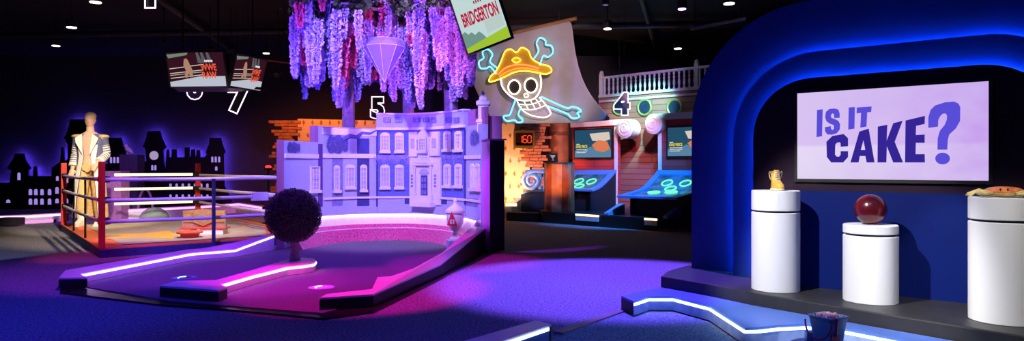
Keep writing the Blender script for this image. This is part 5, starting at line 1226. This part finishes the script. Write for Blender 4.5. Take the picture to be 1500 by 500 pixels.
# third lane at the left with scroll
lane = thing('ball_lane', 'dark ball lane with pale lit scroll left of the wood podium', 'ball lane', Vector((.45, 17.8, 0)))
A1, A2 = dp(742, HY, 17.55), dp(789, HY, 17.1)
mb = MB(); A1.z = A2.z = 0; fwd = Vector((.25, 1, 0)).normalized()
mb.loft([[A1, A1 + fwd*.6, A1 + fwd*.6 + Z*.22, A1 + Z*.22], [A2, A2 + fwd*.6, A2 + fwd*.6 + Z*.22, A2 + Z*.22]]); P_('kerb', mb, M_black, lane)
g0 = dp(742, 303, 17.9); g1 = dp(757, 291, 18.1)
def wedge(px0, py0, px1, py1, Y0, Y1, wd, m, nm):
    a, b = dp(px0, py0, Y0), dp(px1, py1, Y1); v = Vector((wd, 0, 0)); mb = MB()
    mb.loft([[a, a + v, Vector((a.x + wd, a.y, .22)), Vector((a.x, a.y, .22))], [b, b + v, Vector((b.x + wd, b.y, .22)), Vector((b.x, b.y, .22))]]); P_(nm, mb, m, lane)
wedge(740, 303, 757, 290, 17.75, 18.05, .16, mat('divider_blue', (.22, .34, .52), .45), 'divider')
wedge(766, 281, 800, 272, 17.9, 18.05, .6, M_bluem, 'blue_side')
wedge(763, 285, 798, 276, 17.82, 18.0, .62, M_darkm, 'ramp')
sc = dp(779, 265, 17.75); mb = MB(); pts = []
for k in range(34):
    th = 3.6*PI*k/33; r = .24*(1 - .75*k/33); pts.append(sc + Vector((r*math.cos(PI/2 + th), 0, r*math.sin(PI/2 + th))))
mb.tube([sc + Vector((.55, 0, .24))] + pts, .06, 10)
mb.obox(sc + Vector((-.02, .0, .20)), Vector((.5, 0, 0)), Z*.09, Vector((0, .3, 0))); P_('scroll', mb, mat('pale_blue_scroll', (.35, .52, .75), .5), lane, 50)
for k in range(3):
    mb = MB(); q = sc + Vector((.10 + .12*k, .05, -.22)); mb.lathe([(.045, 0), (.03, .1), (.045, .3), (.05, .42)], q, 12); P_('bracket', mb, mat('pale_blue_scroll', (.35, .52, .75), .5), lane, 50)
mb = MB(); q = dp(741, 302, 17.5); mb.obox(q, Vector((.28, -.03, 0)), Z*.06, Vector((0, .03, 0))); P_('amber_light', mb, M_ledamber, lane)
# mast column and wood podium
mc = sp_(-1.06, 1.75, 0); col = thing('mast_column', 'round brown wooden mast column under the sail', 'column', mc)
mb = MB(); mb.lathe([(.31, 0), (.31, .25), (.285, .28), (.28, 3.0), (.26, 5.04)], mc, 40); P_('mast', mb, mat('mast_wood', (.34, .16, .07), .55, var=.35, scale=3), col, 40)
for z in (1.0, 2.25):
    mb = MB(); mb.lathe([(.286, z), (.295, z + .02), (.295, z + .08), (.286, z + .1)], mc, 40); P_('band', mb, mat('mast_band', (.16, .07, .04), .5), col, 40)
pc = sp_(.11, .38, .28); pod = thing('podium', 'wood plank podium with a dark top on the black kerb', 'podium', pc, math.radians(8))
def octp(r, z): return [Vector((r*math.cos(PI/8 + 2*PI*k/8), r*math.sin(PI/8 + 2*PI*k/8), z)) for k in range(8)]
ph = H + .004*17.2 - .28
M_pl = [mat('plank_light', (.55, .28, .13), .5, var=.3, scale=3), mat('plank_red', (.40, .10, .04), .5, var=.3, scale=3), mat('plank_brown', (.34, .12, .05), .5, var=.3, scale=3)]
for k in range(8):
    o8 = octp(.385, 0); a, b = o8[k], o8[(k+1) % 8]; n8 = (a + b).normalized()
    for j in range(2):
        p, q = lerp(a, b, j/2 + .012), lerp(a, b, j/2 + .488); mb = MB(); mb.loft([[p, q, q - n8*.03, p - n8*.03], [p + Z*ph, q + Z*ph, q - n8*.03 + Z*ph, p - n8*.03 + Z*ph]]); P_('plank', mb, M_pl[(k*2 + j*5 + k//2) % 3], pod, None, .004, world=False)
mb = MB(); mb.loft([octp(.35, .004), octp(.35, ph)]); P_('core', mb, M_blackm, pod, world=False)
mb = MB(); mb.loft([octp(.40, ph), octp(.40, ph + .03)]); P_('top', mb, mat('podium_top', (.10, .09, .10), .4), pod, None, .006, world=False)
tq2 = dp(810, 239, 16.95); tab = thing('tablet_sign', 'small dark tilted tablet sign with white symbol on the podium', 'sign', Vector((tq2.x, tq2.y, .28 + ph + .032)), .1)
def tl_(x, z, o=0): return Vector((x, z*.45 + o*.9, z*.9 - o*.45))
mb = MB(); mb.extr([tl_(x, z) for x, z in ((-.12, 0), (.13, 0), (.13, .25), (-.12, .25))], Vector((0, .02, -.01))); P_('plate', mb, mat('tablet_black', (.02, .035, .045), .3), tab, world=False)
mb = MB(); mb.extr([tl_(x, z, -.004) for x, z in ((-.07, .20), (.08, .20), (.03, .12), (.015, .12), (.015, .07), (.04, .05), (-.03, .05), (-.005, .07), (-.005, .12), (-.02, .12))], Vector((0, .003, 0))); P_('symbol', mb, M_white, tab, world=False)
mb = MB(); mb.box((0, .09, .05), (.04, .02, .10)); P_('stand', mb, M_blackm, tab, world=False)

# ------------------------------------------------------------------ sail with the neon pirate sign
def sail_Y(px): return 17.0 - (px - 690)/210*2.0
Lx = [(0, 66, 74), (.1, 670, 0)]
Lp = [(668, 70), (676, 88), (689, 114), (700, 140), (711, 161), (723, 181)]
Rp = [(838, 28), (840, 62), (846, 96), (857, 127), (874, 152), (899, 177)]
sail = thing('sail', 'big grey curling sail hanging behind the neon pirate sign', 'sail', Vector((.6, 15.9, 4.95)))
grid = []
for i in range(6):
    row = []
    for k in range(19):
        u = k/18; x = lerp(Lp[i][0], Rp[i][0], u); y = lerp(Lp[i][1], Rp[i][1], u) + (3*math.sin(PI*u) if i == 5 else 0); p = dp(x, y, sail_Y(x) + .25*math.sin(PI*u)*math.sin(PI*(i/5)) + .02*math.sin(9*u)); row.append(p)
    grid.append(row)
mb = MB(); mb.loft(grid, closed=False); me = mb.mesh(80)
so_ = link('cloth', me, mat('sail_cloth', (.42, .36, .36), .85, var=.10, scale=2.2), sail)
md = so_.modifiers.new('solid', 'SOLIDIFY'); md.thickness = .025; md.offset = 1
md = so_.modifiers.new('sub', 'SUBSURF'); md.levels = 1; md.render_levels = 2
mb = MB(); mb.tube([grid[0][0] + Vector((-.1, 0, .02)), grid[0][9] + Vector((0, .06, .03)), grid[0][18] + Vector((.1, 0, .02))], .045, 10); P_('yard', mb, mat('mast_wood', (.3, .2, .1), .5), sail, 60)
for k in (2, 16):
    mb = MB(); q = grid[0][k]; mb.tube([q, Vector((q.x, q.y, 5.04))], .01, 6); P_('rope', mb, M_blackm, sail)
def np_(zx, zy, o=.10):
    px, py = 640 + zx/2.631, zy/2.631; return dp(px, py, sail_Y(px) - o - .02)
neon = thing('neon_sign', 'neon skull and crossed bones in a yellow pirate hat on the sail', 'neon sign', np_(330, 330))
def smoothpath(P, closed=False, n=6):
    out = []; N = len(P)
    for i in range(N if closed else N - 1):
        p0 = P[(i-1) % N] if closed or i else P[0]; p1 = P[i]; p2 = P[(i+1) % N]; p3 = P[(i+2) % N] if closed or i + 2 < N else P[-1]
        for k in range(n):
            t = k/n; out.append(tuple(.5*((2*p1[j]) + (-p0[j] + p2[j])*t + (2*p0[j] - 5*p1[j] + 4*p2[j] - p3[j])*t*t + (-p0[j] + 3*p1[j] - 3*p2[j] + p3[j])*t**3) for j in (0, 1)))
    if not closed: out.append(P[-1])
    return out
def neon_line(nm, P, m, closed=False, r=.017, o=.10, smooth=True):
    pts = smoothpath(P, closed) if smooth else P
    mb = MB(); mb.tube([np_(x, y, o) for x, y in pts], r, 6, closed); return P_(nm, mb, m, neon, 60)
def neon_fill(nm, P, m, o=.05):
    mb = MB(); mb.extr([np_(x, y, o) for x, y in smoothpath(P, True, 4)], Vector((0, .02, 0))); return P_(nm, mb, m, neon)
# crossed bones in cyan
neon_line('upper_left_bone', [(232, 262), (205, 238), (214, 210), (196, 190), (176, 200), (180, 224), (162, 238), (168, 262), (190, 264), (206, 258), (228, 284)], M_neonc)
neon_line('upper_right_bone', [(374, 226), (392, 196), (384, 166), (398, 146), (418, 156), (420, 172), (442, 178), (446, 204), (428, 220), (410, 216), (396, 252)], M_neonc)
def cv(*P): return [(210.5 + .6314*x, 157.9 + .6314*y) for x, y in P]
neon_line('lower_left_bone', cv((150, 352), (128, 408), (110, 452), (78, 458), (76, 474), (98, 490), (140, 484), (160, 498), (186, 494), (188, 478), (164, 450), (184, 398)), M_neonc)
neon_line('lower_right_bone', cv((302, 340), (380, 376), (462, 410), (492, 402), (530, 412), (546, 430), (524, 440), (536, 462), (510, 472), (484, 466), (460, 444), (346, 398)), M_neonc)
# skull, eyes, nose, teeth in white
M_skullf = mat('skull_panel', (.30, .27, .25), .8); M_dark = mat('neon_dark', (.03, .02, .02), .7)
sk = [(246, 300), (252, 334), (276, 364), (304, 382), (340, 388), (376, 380), (396, 352), (402, 322), (398, 288)]
neon_fill('skull_face', sk + [(330, 280)], M_skullf, .04)
neon_line('skull_outline', sk, M_neonwarm)
for c, rx, ry in (((298, 336), 23, 27), ((362, 330), 24, 28)):
    P = [(c[0] + rx*math.cos(2*PI*k/10), c[1] + ry*math.sin(2*PI*k/10)) for k in range(10)]; neon_fill('eye_socket', P, M_dark, .07); neon_line('eye_ring', P, M_neonwarm, True, .018)
neon_line('nose_ring', [(336, 366), (344, 360), (352, 366), (350, 374), (340, 376)], M_neonwarm, True, .014)
neon_line('jaw_outline', cv((155, 362), (172, 400), (206, 436), (262, 460), (330, 466), (360, 446), (352, 420), (328, 386), (292, 344)), M_neonwarm, False, .014)
for P in (cv((168, 386), (215, 390), (262, 382), (308, 364)), cv((192, 416), (240, 420), (290, 410), (330, 392)), cv((196, 366), (212, 394), (226, 420)), cv((236, 364), (252, 386), (266, 416)), cv((270, 356), (286, 376), (302, 406))): neon_line('tooth_line', P, M_neonwarm, False, .010)
# plain pirate hat in yellow with an orange trim
M_hat = mat('hat_panel', (.62, .36, .02), .7, var=.1)
hat = [(204, 316), (206, 296), (226, 276), (244, 244), (262, 200), (284, 190), (306, 202), (326, 184), (352, 196), (366, 226), (398, 246), (432, 256), (442, 274), (420, 286), (384, 280), (340, 274), (296, 280), (250, 302)]
neon_fill('hat_panel', hat, M_hat, .06)
neon_line('hat_outline', hat, M_neony, True, .017)
neon_line('hat_trim', [(236, 288), (264, 262), (306, 250), (350, 252), (392, 264)], M_neono, False, .017)
neon_line('hat_trim', [(240, 296), (272, 276), (312, 264), (350, 264), (388, 272)], M_neono, False, .015)
neon_line('hat_badge', [(290, 232), (306, 222), (322, 232), (306, 242)], M_neony, True, .014)

# ------------------------------------------------------------------ ceiling: downlights, pipes, fixtures
M_can = mat('can_black', (.02, .02, .022), .5); E_can = emis('can_lamp', (1, .93, .80), 6)
def can(px, py, zc, label, em=E_can, r=.085, tilt=None):
    Y = (zc - H)*1000/(HY - py); c = dp(px, py, Y); t = thing('ceiling_light', label, 'ceiling light', c, 0, 'ceiling downlights')
    mb = MB(); mb.lathe([(r, .0), (r + .015, .0), (r + .015, .14), (r*.6, .18), (.0, .18)], c, 20); P_('housing', mb, M_can, t, 40)
    mb = MB(); mb.lathe([(r*.92, -.012), (r*.92, -.001)], c, 20); P_('lamp', mb, em, t, 40)
    mb = MB(); mb.tube([c + Z*.18, Vector((c.x, c.y, 5.04))], .012, 6); P_('stem', mb, M_can, t)
can(140, 3, 4.3, 'ceiling lamp nearest the top left corner number', r=.10)
can(105, 40, 4.3, 'second ceiling lamp down the left row', r=.10)
can(82, 67, 4.3, 'third ceiling lamp down the left row', r=.09)
can(390, 78, 4.3, 'small ceiling lamp right of the wrestling screens')
can(890, 42, 4.3, 'ceiling lamp above the sail right end')
can(993, 71, 4.3, 'ceiling lamp above the ship balustrade', r=.095)
can(1068, 5, 4.3, 'ceiling lamp left of the navy arch top', r=.10)
can(999, 13, 4.3, 'violet glowing spot lamp between two white ceiling lamps', emis('violet_lamp', (.55, .22, 1), 14), .075)
can(887, 7, 4.3, 'dim violet ceiling lamp above the sail', emis('dim_violet_lamp', (.14, .10, .3), 1), .05)
can(436, 4, 4.3, 'dim violet ceiling lamp left of the wisteria', emis('dim_violet_lamp', (.14, .10, .3), 1), .05)
M_pipe = mat('pipe_dark', (.045, .045, .05), .6)
def pipe(a, b, r, label):
    mb = MB(); mb.tube([a, b], r, 10); tag(link('ceiling_pipe', mb.mesh(60), M_pipe, loc=a), label, 'pipe', 'ceiling pipes')
pipe(Vector((-12, 13, 4.86)), Vector((4, 11.6, 4.86)), .06, 'dark ceiling pipe crossing over the wisteria')
pipe(Vector((-14, 18, 4.84)), Vector((8, 16.2, 4.84)), .08, 'dark ceiling pipe crossing above the ship')
pipe(Vector((-6.5, 9, 4.90)), Vector((-8.5, 21, 4.90)), .07, 'dark ceiling pipe running back above the boxing ring')
pipe(Vector((1.6, 10, 4.90)), Vector((4.2, 20, 4.90)), .06, 'dark ceiling pipe running back above the ship')
a, b = dp(1011, 44, 14.5), dp(1092, 29, 12.4); mb = MB(); mb.obox(a, b - a, Z*.05, Vector((.04, .04, 0))); tr_ = thing('track_rail', 'black lighting track left of the navy arch top', 'lighting track', a)
P_('track', mb, mat('track_grey', (.10, .11, .14), .4), tr_)
for q in (lerp(a, b, .1), lerp(a, b, .9)):
    mb = MB(); mb.tube([q + Z*.05, Vector((q.x, q.y, 5.04))], .012, 6); P_('rod', mb, M_can, tr_)
q0, q1 = dp(352, 83, 15.2), dp(428, 92, 15.2); mb = MB(); mb.tube([q0, q1], .03, 8); tb_ = thing('lighting_bar', 'dark red lit lighting bar behind the wrestling screens', 'lighting bar', q0)
P_('bar', mb, mat('bar_red', (.30, .05, .06), .4), tb_, 60)
for q in (lerp(q0, q1, .15), lerp(q0, q1, .85)):
    mb = MB(); mb.tube([q, Vector((q.x, q.y, 5.04))], .012, 6); P_('rod', mb, M_can, tb_)
for k, (px, py) in enumerate(((240, 62), (308, 72), (338, 73), (408, 108))):
    c = dp(px, py, 15.5); t = thing('stage_lamp', ('small stage lamp above the left corner of the wider wrestling screen', 'small stage lamp above the middle of the wider wrestling screen', 'small stage lamp above the gap between the wrestling screens', 'small stage lamp right of the narrower wrestling screen')[k], 'stage lamp', c)
    mb = MB(); mb.tube([c + Vector((0, -.12, -.05)), c + Vector((0, .08, .04))], [.06, .05], 12); P_('barrel', mb, M_can, t, 50)
    mb = MB(); mb.tube([c, c + Z*.14], .012, 6); P_('bracket', mb, M_can, t)
    mb = MB(); mb.tube([c + Z*.14, Vector((c.x, c.y, 5.04))], .014, 6); P_('stem', mb, M_can, t)
